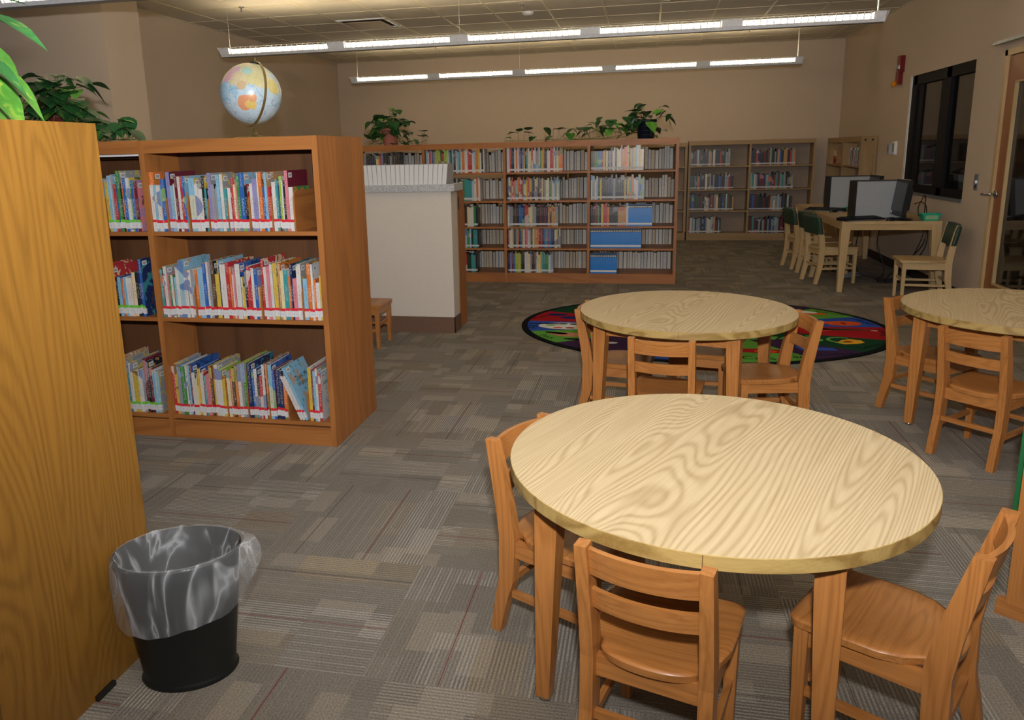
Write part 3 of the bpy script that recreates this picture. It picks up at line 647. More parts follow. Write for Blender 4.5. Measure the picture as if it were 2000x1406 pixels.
for bay, fills in ((0, (.70, .70, .69, .62)), (1, (.70, .74, .78, .58))):
    for sh, ff in enumerate(fills):
        x0 = 2.455-.91*(bay+1)+.02; x = x0
        while x < x0+.86*ff:
            w = R_.uniform(.018, .036); h = R_.uniform(.20, .26); rows.append((x+w/2, w*.95, WY+.03, WZ[sh], .15, h, R_.choice('wwkknnmmeekcrddtuBBkkbqeekk'))); x += w
many_books('row_of_library_books', rows, 'dim rows of assorted books on the four shelves of the far pale bookcase', 'books')
tD = thing('side_pale_bookcase', 'short pale bookcase standing side-on against the right wall behind the computers', 'bookcase', (2.645, 10.67, 0))
st = .03
obj('end_panel', G().box(0, .19, 0, st, 0, 1.515), M['wpaleZ'], tD, .002)
g = G()
for k in range(18):
    for xx in (.03, .155): g.tube([(xx, -.0005, 1.28-k*.032), (xx, .001, 1.28-k*.032)], .0045, 6)
obj('shelf_pin_holes', g, M['dark'], tD)
g = G()
for xx in (.05, .135): g.tube([(xx, -.003, 1.47), (xx, .001, 1.47)], .013, 10)
obj('cam_cap', g, M['black'], tD)
for yy in (.92, 1.84): obj('upright', G().box(0, .19, yy-st/2, yy+st/2, 0, 1.515), M['wpaleZ'], tD, .002)
for (a, b) in ((st, .905), (.935, 1.825)):
    obj('top_rail', G().box(0, .02, a, b, 1.445, 1.515), M['wpaleY'], tD, .001); obj('back_panel', G().box(.178, .188, a, b, .09, 1.5), M['wallback'], tD)
    for z in (1.14, .80, .46, .11): obj('shelf', G().box(.004, .178, a, b, z-.02, z), M['wpaleY'], tD, .001)
for i, (yy, w, h, c) in enumerate([(.08+.035*k, .028, R_.uniform(.2, .24), c) for k, c in enumerate('wkewgwrwewmwkw')]+[(1.0, .03, .2, 'o'), (1.04, .03, .21, 'r')]):
    g, b = book_mesh(w, .14, h); g.box(-w/2+b, w/2-b, b, .136, .003, h-.004, 2)
    o = tag(obj('paperback', g, [SM[c], CM[c], M['pages']], loc=(2.655, 10.67+yy, 1.1403)), 'dim %s paperback, %s from right on side-on pale bookcase' % (CN[c][0], ordn(i)), 'book', 'paperbacks in the side-on pale bookcase'); o.rotation_euler = (0, 0, -PI/2)
g = G(); g.box(-.0, .012, -.085, .085, 0, .21, 0); g.box(-.001, 0, -.07, .07, .12, .20, 1); g.box(-.001, 0, -.07, .07, .03, .08, 2)
tag(obj('displayed_book', g, [CM['o'], M['paper'], M['strobe_red']], loc=(2.655, 12.05, 1.1403)), 'orange and white book displayed cover-out on side-on pale bookcase', 'book')

# ------------------------------------------------------------------ tables
def round_table(name, c, z, leg0, lab, lam, r=.5345):
    t = thing(name, lab, 'table', (c[0], c[1], 0), 0)
    n = 96; th = .036
    g = G(); g.lathe([(r-.004, z-th), (r, z-th+.003), (r, z-.0015), (r-.0015, z-.0005)], n, mi=1, smooth=False); g.poly([((r-.0015)*math.cos(2*PI*i/n), (r-.0015)*math.sin(2*PI*i/n), z-.0005) for i in range(n)], 0); g.poly([((r-.004)*math.cos(-2*PI*i/n), (r-.004)*math.sin(-2*PI*i/n), z-th) for i in range(n)], 1)
    tt_ = obj('tabletop', g, [lam, M['edge']], t)
    g = G(); a0 = math.radians(-96)
    for aa in (a0, a0+PI): g.box(r-.001, r+.0004, -.0008, .0008, z-th+.002, z-.002, 0, lambda v, aa=aa: Matrix.Rotation(aa, 3, 'Z') @ v)
    obj('edge_band_seam', g, M['shelf_dark'], tt_)
    rl = .462
    for k in range(4):
        a = math.radians(leg0)+k*PI/2; cx, cy = rl*math.cos(a), rl*math.sin(a)
        ro = Matrix.Rotation(a-PI/4, 3, 'Z')
        def ring(s, zz):                 # outer corner stays plumb, inner faces taper
            h = .0285; q = [(h, h), (h-s, h), (h-s, h-s), (h, h-s)]
            return [(ro @ Vector((x, y, 0)))+Vector((cx, cy, zz)) for x, y in q]
        g = G().loft([ring(.037, .012), ring(.060, z-.115), ring(.060, z-th)])
        lg = obj('leg', g, M['oakZ'], t, .003)
        g = G().tube([tuple((ro @ Vector((.01, .01, 0)))+Vector((cx, cy, 0))), tuple((ro @ Vector((.01, .01, 0)))+Vector((cx, cy, .013)))], .016, 12)
        obj('glide', g, M['chrome'], lg)
    ap = .428/math.sqrt(2)+.02
    for k in range(4):
        a = math.radians(leg0)+PI/4+k*PI/2; ro = Matrix.Rotation(a, 3, 'Z'); g = G()
        g.box(ap-.01, ap+.01, -.295, .295, z-th-.062, z-th-.001, 0, lambda v, ro=ro: ro @ v)
        obj('apron', g, M['oakX'], t, .001)
    return t
C1, C2, C3 = (.1846, 1.9989), (.2142, 3.9527), (1.8326, 4.1504)
ZT = .6216
round_table('round_table', C1, ZT, 208.6, 'large round table in the foreground with blond wood-grain top', M['lam1'])
round_table('round_table', C2, ZT, 205.5, 'round blond-topped table in the middle, standing before the colourful rug', M['lam2'])
round_table('round_table', C3, ZT, 183.5, 'round blond-topped table cut off by the right edge of the view', M['lam2'])

# ------------------------------------------------------------------ chairs
def rring(x, y, wx, wy, z): return [(x-wx/2, y-wy/2, z), (x+wx/2, y-wy/2, z), (x+wx/2, y+wy/2, z), (x-wx/2, y+wy/2, z)]
def chair(name, label, W, SZ, H, wd, group, loc, rz, cover=False):
    t = thing(name, label, 'chair', loc, rz, group); k = SZ/.335; kd = (W/.262)
    yr = -.155*kd
    prof = [(0, yr-.052, .034, .030), (.12, yr-.026, .044, .031), (.55*SZ, yr-.008, .052, .031), (SZ*.96, yr-.002, .056, .031), (SZ+.3*(H-SZ), yr-.016, .052, .030), (SZ+.65*(H-SZ), yr-.036, .045, .029), (H, yr-.058, .036, .028)]
    for s in (-1, 1):
        g = G().loft([rring(s*W/2, y, wx, wy, z) for z, y, wy, wx in prof]); obj('rear_leg', g, M[wd+'Z'], t, .003)
        g = G().loft([rring(s*W/2, .125*kd, .024, .024, 0), rring(s*W/2, .125*kd, .033, .033, SZ-.075), rring(s*W/2, .125*kd, .033, .033, SZ-.02)]); obj('front_leg', g, M[wd+'Z'], t, .003)
        g = G().box(s*W/2-.009, s*W/2+.009, yr+.02, .125*kd-.015, SZ-.072*k, SZ-.022); obj('side_rail', g, M[wd+'Y'], t, .002)
        g = G().box(s*W/2-.008, s*W/2+.008, yr+.008, .125*kd-.012, .13*k, .13*k+.020); obj('side_stretcher', g, M[wd+'Y'], t, .002)
    obj('rear_rail', G().box(-W/2+.014, W/2-.014, yr-.008, yr+.010, SZ-.072*k, SZ-.020), M[wd+'X'], t, .002)
    obj('front_rail', G().box(-W/2+.014, W/2-.014, .125*kd-.006, .125*kd+.012, SZ-.072*k, SZ-.022), M[wd+'X'], t, .002)
    obj('rear_stretcher', G().box(-W/2+.012, W/2-.012, yr-.022, yr-.006, .16*k, .16*k+.020), M[wd+'X'], t, .002)
    obj('front_stretcher', G().box(-W/2+.012, W/2-.012, .125*kd-.02, .125*kd-.004, .16*k, .16*k+.020), M[wd+'X'], t, .002)
    # saddle seat
    pts = []
    fw, mw, rw_ = .158*kd, .160*kd, (W/2-.020)
    yf = .158*kd
    def arc(cx, cy, r, a0, a1, n):
        return [(cx+r*math.cos(math.radians(a0+(a1-a0)*i/n)), cy+r*math.sin(math.radians(a0+(a1-a0)*i/n))) for i in range(n+1)]
    pts += arc(fw-.03, yf-.03, .03, 90, 0, 5)
    pts += [(mw, .03*kd), (mw*.985, -.04*kd), (W/2+.012, -.09*kd), (rw_+.002, yr+.030)]
    m = 9
    pts += [(rw_*math.cos(PI*i/(2*m)), yr+.012-.045*kd*math.sin(PI*i/(2*m))) for i in range(0, m+1)]
    left = [(-x, y) for x, y in pts[::-1] if x > 1e-5]; outl = pts+left
    g = G()
    n = len(outl); cyy = -.01
    def zz(f, x, y):
        dip = -.010*(1-min(1, (x/(.13*kd))**2+((y-cyy)/(.14*kd))**2)); return SZ+dip
    rings_ = []
    for f in (1, .93, .75, .5, .25):
        rings_.append([g.bm.verts.new((x*f, cyy+(y-cyy)*f, zz(f, x*f, cyy+(y-cyy)*f)-(.0035 if f == 1 else 0))) for x, y in outl])
    cen = g.bm.verts.new((0, cyy, zz(0, 0, cyy)))
    for a, b in zip(rings_, rings_[1:]):
        for i in range(n): fc = g.bm.faces.new((a[i], a[(i+1) % n], b[(i+1) % n], b[i])); fc.smooth = True
    for i in range(n): fc = g.bm.faces.new((rings_[-1][i], rings_[-1][(i+1) % n], cen)); fc.smooth = True
    low = [g.bm.verts.new((x*.985, cyy+(y-cyy)*.985, SZ-.021)) for x, y in outl]
    for i in range(n): fc = g.bm.faces.new((rings_[0][i], low[i], low[(i+1) % n], rings_[0][(i+1) % n]))
    g.bm.faces.new(low)
    obj('seat', g, M[wd+'X'], t)
    # curved slats
    def ypost(z):
        for (z0, y0, _, _), (z1, y1, _, _) in zip(prof, prof[1:]):
            if z0 <= z <= z1: return y0+(y1-y0)*(z-z0)/(z1-z0)
        return prof[-1][1]
    def slat(za, zb, nm):
        g = G(); n = 10; th = .014; rs = []
        for i in range(n+1):
            u = -1+2*i/n; x = u*(W/2-.012); bow = -.022*(1-u*u)*kd
            rs.append([(x, ypost(za)+bow-th/2, za), (x, ypost(za)+bow+th/2, za), (x, ypost(zb)+bow+th/2, zb), (x, ypost(zb)+bow-th/2, zb)])
        g.loft(rs); obj(nm, g, M[wd+'X'], t, .003)
    if not cover:
        slat(H-.075, H-.008, 'top_slat'); slat(SZ+.115*(H-SZ)/.28, SZ+.165*(H-SZ)/.28, 'lower_slat')
    else:
        slat(H-.09, H-.01, 'top_slat')
        z0, z1 = SZ+.43*(H-SZ), H+.006; g = G(); rs = []
        for zf in (0, .04, .35, .7, .9, .97, 1.0):
            z = z0+(z1-z0)*zf; yc = ypost(min(z, H)); hw = W/2+.028-(.022*max(0, (zf-.9)/.1)); hd = .028-(.012*max(0, (zf-.85)/.15))
            ring = []
            for i in range(20):
                a = 2*PI*i/20; ca, sa = math.cos(a), math.sin(a)
                x = hw*math.copysign(abs(ca)**.35, ca); y = hd*math.copysign(abs(sa)**.5, sa)
                ring.append((x, yc+y-.016*(1-(x/hw)**2), z))
            rs.append(ring)
        g.loft(rs, smooth=True); obj('vinyl_back_cover', g, M['dvinyl'], t)
    return t
def place(a, b, flip=0, off=.062):
    """a,b: ground xy under the tops of the left and right rear posts (seen from behind) -> location, heading"""
    a, b = Vector(a), Vector(b); d = (b-a).normalized(); f = Vector((-d.y, d.x)); m = (a+b)/2
    return m, d, f
def put(ch, a, b, label=None, group=None, W=.262, first=False):
    kd = W/.262; m, d, f = place(a, b); o = m+f*(.155*kd+.062); rz = math.atan2(d.y, d.x)
    if first: ch.location = (o.x, o.y, 0); ch.rotation_euler = (0, 0, rz); return ch
    return dup(ch, (o.x, o.y, 0), rz, label, group)
GR = 'honey oak children chairs around the round tables'
c0 = chair('oak_chair', 'honey oak chair at near side of the foreground table, back facing viewer', .262, .335, .612, 'oak', GR, (0,0,0), 0)
put(c0, (-.119, 1.490), (.139, 1.415), first=True)
put(c0, (-.306, 2.285), (-.420, 2.060), 'honey oak chair tucked in at the left of the foreground table', GR)
put(c0, (.683, 1.563), (.818, 1.785), 'honey oak chair at right of the foreground table, whole seat showing', GR)
put(c0, (-.050, 3.345), (.212, 3.300), 'honey oak chair on near side of the middle table, back facing viewer', GR)
put(c0, (-.300, 4.19), (-.335, 3.930), 'honey oak chair seen edge-on at left of the middle table', GR)
put(c0, (.818, 3.77), (.768, 4.027), 'honey oak chair at right of the middle table before the rug', GR)
put(c0, (.470, 4.475), (.214, 4.513), 'honey oak chair on the far side of the middle table, mostly hidden', GR)
put(c0, (1.333, 3.715), (1.500, 3.540), 'honey oak chair at near left of the right-hand table, back facing viewer', GR)
put(c0, (1.485, 4.575), (1.285, 4.405), 'honey oak chair at far left of the right-hand table', GR)
put(c0, (-2.28, 5.55), (-2.28, 5.30), 'honey oak chair half hidden behind the near bookcase, by the half wall', GR)
GP = 'pale chairs with green vinyl backs at the computer table'
p0 = chair('vinyl_back_chair', 'pale chair with dark green vinyl back, nearest on computer table left side', .325, .385, .70, 'pale', GP, (0,0,0), 0, True)
put(p0, (1.667, 8.752), (1.744, 8.428), first=True, W=.325)
put(p0, (1.70, 9.21), (1.79, 8.90), 'pale green-backed chair, middle of three along the computer table side', GP, W=.325)
put(p0, (1.63, 9.78), (1.68, 9.46), 'pale green-backed chair, farthest of three along the computer table side', GP, W=.325)
put(p0, (2.715, 7.47), (2.745, 7.80), 'pale green-backed chair at the computer table end, its back towards the door', GP, W=.325)

# ------------------------------------------------------------------ wooden lounge chair cut by the right edge
t = thing('wood_lounge_chair', 'wooden floor-runner armchair with bright green cushion at the right edge', 'armchair', (1.10, 2.40, 0), math.radians(-34))
for yy in (0, .48):
    obj('floor_runner', G().box(-.01, .60, yy-.02, yy+.02, 0, .045), M['oakX'], t, .006)
    obj('front_post', G().box(.015, .075, yy-.018, yy+.018, .045, .60), M['oakZ'], t, .012)
    obj('rear_post', G().box(.50, .55, yy-.018, yy+.018, .045, .60), M['oakZ'], t, .008)
    obj('arm_rest', G().box(.0, .57, yy-.028, yy+.028, .60, .625), M['oakX'], t, .008) if yy else None
    obj('side_rail', G().box(.075, .50, yy-.012, yy+.012, .27, .33), M['oakX'], t, .003)
obj('cross_rail', G().box(.28, .32, .02, .46, .20, .24), M['oakY'], t, .003)
g = G()
def cushion(g, x0, x1, y0, y1, z0, z1, r=.06):
    g.box(x0, x1, y0, y1, z0, z1)
cushion(g, .06, .50, .03, .45, .30, .38); obj('seat_cushion', g, M['gvinyl'], t, .03)
g = G(); cushion(g, -.02, .09, .11, .46, .25, .63); obj('back_cushion', g, M['gvinyl'], t, .045)

# ------------------------------------------------------------------ computer table and machines
TX0, TX1, TY0, TY1, TZ = 1.865, 2.745, 7.975, 10.42, .694
t = thing('computer_table', 'long pale wooden computer table standing by the right wall window', 'table', (TX0, TY0, 0))
W_, L_ = TX1-TX0, TY1-TY0
obj('tabletop', G().box(0, W_, 0, L_, TZ-.028, TZ), M['paleY'], t, .004)
for (a, b, c_, d_) in ((.01, W_-.01, .012, .034), (.01, W_-.01, L_-.034, L_-.012)): obj('apron', G().box(a, b, c_, d_, TZ-.085, TZ-.028), M['paleX'], t, .002)
for (a, b) in ((.012, .034), (W_-.034, W_-.012)): obj('apron', G().box(a, b, .03, L_-.03, TZ-.085, TZ-.028), M['paleY'], t, .002)
for sx in (0, 1):
    for sy in (0, 1):
        def ring(s, z):
            x0 = .0 if not sx else W_-s; y0 = 0. if not sy else L_-s
            return [(x0, y0, z), (x0+s, y0, z), (x0+s, y0+s, z), (x0, y0+s, z)]
        obj('leg', G().loft([ring(.045, 0), ring(.082, TZ-.085), ring(.082, TZ-.028)]), M['paleZ'], t, .003)
def tower(x, y, lab):
    t = thing('desktop_computer', lab, 'computer', (x, y, TZ), math.radians(3), 'desktop computers on the pale table')
    obj('case_panel', G().box(.018, .47, 0, .18, .008, .365), M['greybox'], t, .004)
    obj('front_bezel', G().box(0, .018, -.004, .184, .0, .37), M['black'], t, .008)
    obj('top_trim', G().box(.018, .47, -.002, .182, .365, .372), M['black'], t, .002)
    obj('foot_strip', G().box(.05, .46, .01, .17, 0, .008), M['black'], t)
def monitor(x, y, rz, lab):
    t = thing('flat_monitor', lab, 'monitor', (x, y, TZ), rz, 'flat monitors on the pale table')
    def tilt(v): return Matrix.Rotation(math.radians(-7), 3, 'X') @ (v-Vector((0, 0, .2)))+Vector((0, 0, .2))
    hs = obj('housing', G().box(-.155, .155, -.018, .024, .045, .385, 0, tilt), M['black'], t, .006)
    obj('rear_shell', G().box(-.10, .10, .022, .060, .10, .31, 0, tilt), M['black'], t, .015)
    obj('screen', G().box(-.135, .135, -.0195, -.017, .085, .37, 0, tilt), M['screen'], hs)
    obj('asset_sticker', G().box(-.145, -.115, -.0205, -.018, .055, .083, 0, tilt), M['paper'], hs)
    g = G(); 
    for k in range(3): g.box(-.13+k*.10, -.07+k*.10, -.012, .012, .3845, .388, 0, tilt)
    obj('top_label', g, M['cream_paper'], hs)
    obj('neck', G().box(-.035, .035, .02, .05, .0, .16), M['black'], t, .004)
    obj('stand_base', G().lathe([(.001, .012), (.115, .010), (.13, .003), (.13, 0)], 24, 1, .75, cy=.02), M['black'], t)
tower(2.03, 8.27, 'grey desktop tower with black front, nearer one on the computer table')
tower(2.06, 9.52, 'grey desktop tower with black front, farther one on the computer table')
monitor(2.41, 8.12, math.radians(-88), 'black flat monitor turned sideways in front of the nearer tower')
monitor(2.49, 9.36, math.radians(-86), 'black flat monitor peeking over the farther grey tower')
def keyboard(x, y, rz, lab):
    t = thing('keyboard', lab, 'keyboard', (x, y, TZ), rz, 'black keyboards on the pale table')
    kt = obj('key_tray', G().box(-.21, .21, -.08, .08, 0, .018, 0, lambda v: Vector((v.x, v.y, v.z+(.012 if v.z > .01 and v.y > 0 else 0)))), M['black'], t, .004)
    g = G()
    for r in range(5):
        for c in range(18): g.box(-.195+c*.0217, -.177+c*.0217, -.066+r*.027, -.044+r*.027, .012+r*.003, .027+r*.0026)
    obj('keys', g, M['screen'], kt)
    obj('trim_edge', G().box(-.21, .21, -.084, -.080, .002, .010), M['greymetal'], t)
keyboard(2.06, 8.10, math.radians(24), 'black keyboard lying by the nearer grey desktop tower')
keyboard(1.99, 9.28, math.radians(-30), 'black keyboard lying by the farther grey desktop tower')
def mouse(x, y, lab):
    g = G().lathe([(.001, .034), (.018, .032), (.028, .024), (.032, .008), (.031, 0)], 18, 1, 1.7); o = obj('computer_mouse', g, M['black'], loc=(x, y, TZ)); o.rotation_euler = (0, 0, -.9); tag(o, lab, 'mouse', 'black mice on the pale table')
mouse(2.31, 8.035, 'black computer mouse beside the nearer keyboard'); mouse(2.03, 9.10, 'black computer mouse beside the farther keyboard')
def basket(x, y, lab):
    t = thing('plastic_basket', lab, 'basket', (x, y, TZ), .05, 'small green baskets on the pale table')
    g = G().loft([rring(0, 0, .12, .085, 0), rring(0, 0, .165, .115, .062)], caps=False); g.loft([rring(0, 0, .114, .079, .003), rring(0, 0, .157, .107, .062)], caps=False); g.box(-.06, .06, -.042, .042, 0, .003)
    g.loft([rring(0, 0, .165, .115, .060), rring(0, 0, .178, .128, .060), rring(0, 0, .178, .128, .066), rring(0, 0, .165, .115, .066)], caps=False)
    bb = obj('basket_body', g, M['mint'], t)
    g = G()
    for r in range(3):
        for c in range(11): g.box(-.052+c*.0098, -.046+c*.0098, -.0565+.0035*(2-r), -.0445, .016+r*.013, .024+r*.013)
    obj('lattice_front', g, M['cream_paper'], bb)
    obj('paper_slips', G().box(-.05, .05, -.035, .035, .003, .045), M['cream_paper'], t)
basket(2.655, 8.05, 'mint green plastic basket of paper slips at the table corner')
basket(2.21, 8.93, 'mint green plastic basket standing between the two desktop towers')
# cables
for i, pts in enumerate(([(2.62, 8.25, .72), (2.66, 8.4, .80), (2.76, 8.55, .90), (2.79, 8.62, .74), (2.79, 8.6, .5), (2.66, 8.5, .22), (2.6, 8.5, .02)],
                         [(2.56, 8.2, .84), (2.70, 8.42, .84), (2.79, 8.56, .74), (2.79, 8.58, .40), (2.5, 8.45, .15), (2.45, 8.55, .01)],
                         [(2.80, 8.6, .72), (2.80, 8.5, .45), (2.70, 8.42, .28), (2.56, 8.5, .1), (2.5, 8.6, .01)],
                         [(2.45, 8.75, .66), (2.42, 8.8, .4), (2.5, 8.75, .1), (2.4, 8.7, .01)],
                         [(2.28, 8.9, .66), (2.25, 8.95, .3), (2.3, 8.9, .05), (2.5, 8.8, .01)])):
    # smooth the run
    P = [Vector(p) for p in pts]; Q = []
    for a, b, c_, d_ in zip([P[0]]+P[:-2], P[:-1], P[1:], P[2:]+[P[-1]]):
        for s in range(6):
            u = s/6; Q.append(.5*((2*b)+(c_-a)*u+(2*a-5*b+4*c_-d_)*u*u+(-a+3*b-3*c_+d_)*u**3))
    Q.append(P[-1])
    tag(obj('computer_cable', G().tube(Q, .0045, 6), M['black']), 'black computer cable hanging in the tangle under the pale table' , 'cable', 'tangled cables under the computer table')
g = G()
for k in range(4): 
    g.tube([(2.15+.04*k+.13*math.cos(a/12*2*PI), 8.95+.02*k+.10*math.sin(a/12*2*PI), .008+.006*k) for a in range(13)], .004, 6)
tag(obj('coiled_cable', g, M['greymetal']), 'pale cable coiled on the floor under the computer table', 'cable')
g = G().box(-.1, .1, -.035, .035, 0, .04); tag(obj('power_strip', g, M['black'], bevel=.006, loc=(2.5, 8.6, 0)), 'black power block on the floor under the computer table', 'power strip')

# ------------------------------------------------------------------ wall fittings on the right wall
t = thing('fire_alarm_strobe', 'red fire alarm with clear strobe high on the right wall', 'fire alarm', (XR, 9.93, 2.20))
obj('housing', G().box(-.05, 0, -.06, .06, .01, .19), M['strobe_red'], t, .012); obj('strobe_lens', G().box(-.085, -.045, -.03, .03, .045, .085), M['chrome'], t, .01)
t = thing('amber_strobe', 'red alarm box with amber lens below the fire alarm', 'alarm light', (XR, 9.97, 2.05))
obj('housing', G().box(-.045, 0, -.055, .055, .0, .14), M['strobe_red'], t, .01); obj('amber_lens', G().lathe([(.001, .0), (.03, .01), (.034, .04), (.03, .06), (.001, .07)], 12, cx=-.07), M['amber'], t); t.children[-1].location = (0, 0, .03)
for yy, h, lb in ((10.13, .12, 'grey wall thermostat, the left of two beside the side-on bookcase'), (9.93, .15, 'white wall thermostat, the right of two beside the side-on bookcase')):
    t = thing('thermostat', lb, 'thermostat', (XR, yy, 1.29), 0, 'wall thermostats'); obj('cover_plate', G().box(-.03, 0, -.045, .045, 0, h), M['greybox'] if h < .13 else M['white'], t, .005); obj('display_slot', G().box(-.032, -.029, -.03, .025, .03, h-.02), M['greymetal'], t)
t = thing('light_switch', 'grey metal two-gang switch plate between the window and the door', 'light switch', (XR, 7.57, 1.0)); obj('switch_plate', G().box(-.008, 0, -.035, .035, 0, .14), M['greymetal'], t, .002); obj('toggle', G().box(-.02, -.008, -.012, .012, .06, .085), M['chrome'], t, .002); obj('dark_keyhole', G().box(-.0095, -.008, -.015, .015, .02, .045), M['black'], t)

# ------------------------------------------------------------------ suspended light fixtures
def fixture(y, x0, x1, z, lab, nseg=5):
    t = thing('linear_light_fixture', lab, 'ceiling light', (x0, y, z), 0, 'suspended fluorescent fixtures'); L = x1-x0; seg = L/nseg
    g = G()
    def V(a, b, z0, z1, y0, y1): # a sloping side sheet
        for s in (-1, 1):
            g.poly([(a, s*y0, z0), (b, s*y0, z0), (b, s*y1, z1), (a, s*y1, z1)]); g.poly([(a, s*(y0+.002), z0), (a, s*(y1+.002), z1), (b, s*(y1+.002), z1), (b, s*(y0+.002), z0)])
    g.box(0, L, -.032, .032, 0, .006); V(0, L, .0, .026, .032, .046)
    obj('bottom_tray', g, M['white'], t, fixn=False)
    obj('bottom_lip', G().box(0, L, -.036, .036, -.004, 0), M['greymetal'], t)
    g = G()
    for s in (-1, 1):
        for (yy, zz) in ((.054, .036), (.070, .086), (.058, .048)): g.box(0, L, s*yy-.0012, s*yy+.0012, zz-.0012, zz+.0012)
    k = 0; n = int(L/.0565)
    for k in range(n+1):
        x = L*k/n
        for s in (-1, 1): g.loft([[(x-.0045, s*.033, .0), (x+.0045, s*.033, .0), (x+.0045, s*.036, .0), (x-.0045, s*.036, .0)], [(x-.0045, s*.069, .088), (x+.0045, s*.069, .088), (x+.0045, s*.072, .088), (x-.0045, s*.072, .088)]])
    obj('wire_louver', g, M['white'], t)
    obj('centre_web', G().box(0, L, -.003, .003, .006, .050), M['white'], t)
    for k in range(nseg):
        tb = G()
        for s in (-1, 1): tb.tube([(seg*k+.10, s*.022, .058), (seg*(k+1)-.10, s*.022, .060)], .0135, 12)
        obj('fluorescent_tube', tb, M['tube'], t)
    for k in range(nseg+1):
        a = max(0, seg*k-.09); b = min(L, seg*k+.09)
        g = G().loft([[(a, -.034, .001), (b, -.034, .001), (b, .034, .001), (a, .034, .001)], [(a, -.066, .082), (b, -.066, .082), (b, .066, .082), (a, .066, .082)]])
        obj('joint_housing', g, M['white'], t)
    for k in (0, 2, 5) if nseg == 5 else (0, 2): 
        xx = min(max(seg*k, .08), L-.05)
        obj('suspension_cable' if k < 5 else 'suspension_stem', G().tube([(xx, 0, .08), (xx, 0, ZC-z)], .0012 if k < 5 else .007, 6), M['white'], t)
    g = G()
    for a, b, s in ((-.002, 0, -1), (L, L+.002, 1)):
        g.loft([[(a, -.034, -.003), (a, .034, -.003), (b, .034, -.003), (b, -.034, -.003)], [(a+s*.028, -.072, .09), (a+s*.028, .072, .09), (b+s*.028, .072, .09), (b+s*.028, -.072, .09)]])
    obj('end_cap', g, M['white'], t)
fixture(7.60, -4.31, 1.985, 2.45, 'nearer of two whole suspended fluorescent lights crossing the room')
fixture(11.10, -4.25, 1.955, 2.46, 'farther suspended fluorescent light, close to the back wall')
fixture(4.74, -4.35, 1.98, 2.455, 'suspended fluorescent light showing only at the top left corner')

# ceiling fittings
def diffuser(x, y, lab):
    t = thing('ceiling_diffuser', lab, 'ceiling vent', (x, y, ZC), 0, 'square ceiling diffusers')
    g = G()
    for a, b, c_, d_ in ((-.30, .30, -.30, -.265), (-.30, .30, .265, .30), (-.30, -.265, -.265, .265), (.265, .30, -.265, .265)): g.box(a, b, c_, d_, -.012, 0)
    obj('rim', g, M['white'], t, .003); obj('recess', G().box(-.265, .265, -.265, .265, -.004, 0), M['dark'], t); obj('face_plate', G().box(-.235, .235, -.235, .235, -.028, -.022), M['troffer'], t, .002)
diffuser(-3.24, 9.09, 'square brown-faced ceiling diffuser left, above the nearer suspended light'); diffuser(.44, 8.48, 'square ceiling diffuser cut off by the top edge, right of centre')
def sprinkler(x, y, lab):
    t = thing('fire_sprinkler', lab, 'sprinkler', (x, y, ZC), 0, 'pendent fire sprinklers'); obj('escutcheon', G().lathe([(.03, 0), (.028, -.008), (.01, -.01)], 14), M['greymetal'], t); obj('sprinkler_head', G().tube([(0, 0, -.005), (0, 0, -.04)], .006, 8), M['greymetal'], t); obj('deflector', G().lathe([(.001, -.040), (.018, -.042), (.018, -.046), (.001, -.046)], 12), M['greymetal'], t)
for (x, y, lb) in ((-4.12, 7.7, 'fire sprinkler nearest the top left above the globe'), (-3.85, 9.0, 'fire sprinkler left of the brown ceiling diffuser'), (-1.33, 8.55, 'fire sprinkler above the smoke detector'), (-3.0, 11.2, 'fire sprinkler just under the nearer light, towards the left'), (-1.0, 11.2, 'fire sprinkler seen below the nearer light near its middle'), (1.3, 11.2, 'fire sprinkler seen below the nearer light towards the right')): sprinkler(x, y, lb)
t = thing('smoke_detector', 'white round smoke detector on the ceiling, top centre', 'smoke detector', (-1.33, 9.0, ZC)); obj('detector_body', G().lathe([(.065, 0), (.062, -.022), (.03, -.04), (.001, -.045)], 24), M['white'], t); obj('sensor_ring', G().lathe([(.028, -.041), (.02, -.05), (.001, -.05)], 16), M['greymetal'], t)

# ------------------------------------------------------------------ globe
t = thing('desk_globe', 'pale blue desk globe with brass arm standing on the near bookcase', 'globe', (-1.965, 3.70, 1.52))
Rg = .150; zc = .222
tiltm = Matrix.Rotation(math.radians(23), 3, 'Y')
g = G(); bmesh.ops.create_uvsphere(g.bm, u_segments=48, v_segments=28, radius=Rg)
for f in g.bm.faces: f.smooth = True
ball = obj('map_ball', g, M['globe'], t, loc=(0, 0, zc)); ball.rotation_euler = (math.radians(-12), math.radians(14), math.radians(8))
ax = Vector((math.sin(math.radians(11)), .05, math.cos(math.radians(11)))).normalized(); side = Vector((.80, -.60, 0)); side = (side-ax*side.dot(ax)).normalized()
g = G(); pts = []
for k in range(29):
    a = math.radians(-8+k*180/28.*1.07); pts.append(Vector((0, 0, zc))+(ax*math.cos(a)+side*math.sin(a))*(Rg+.013))
rings_ = []
nrm = ax.cross(side)
for k, p in enumerate(pts):
    rd_ = (p-Vector((0, 0, zc))).normalized(); rings_.append([p+nrm*.006+rd_*.0015, p-nrm*.006+rd_*.0015, p-nrm*.006-rd_*.0015, p+nrm*.006-rd_*.0015])
g.loft(rings_); obj('meridian_arm', g, M['brass'], t)
g = G().tube([Vector((0, 0, zc))+ax*(Rg-.002), Vector((0, 0, zc))+ax*(Rg+.030)], .004, 8); obj('pole_pin', g, M['brass'], t)
g = G(); c_ = Vector((0, 0, zc))+ax*(Rg+.001); u = side; v = nrm
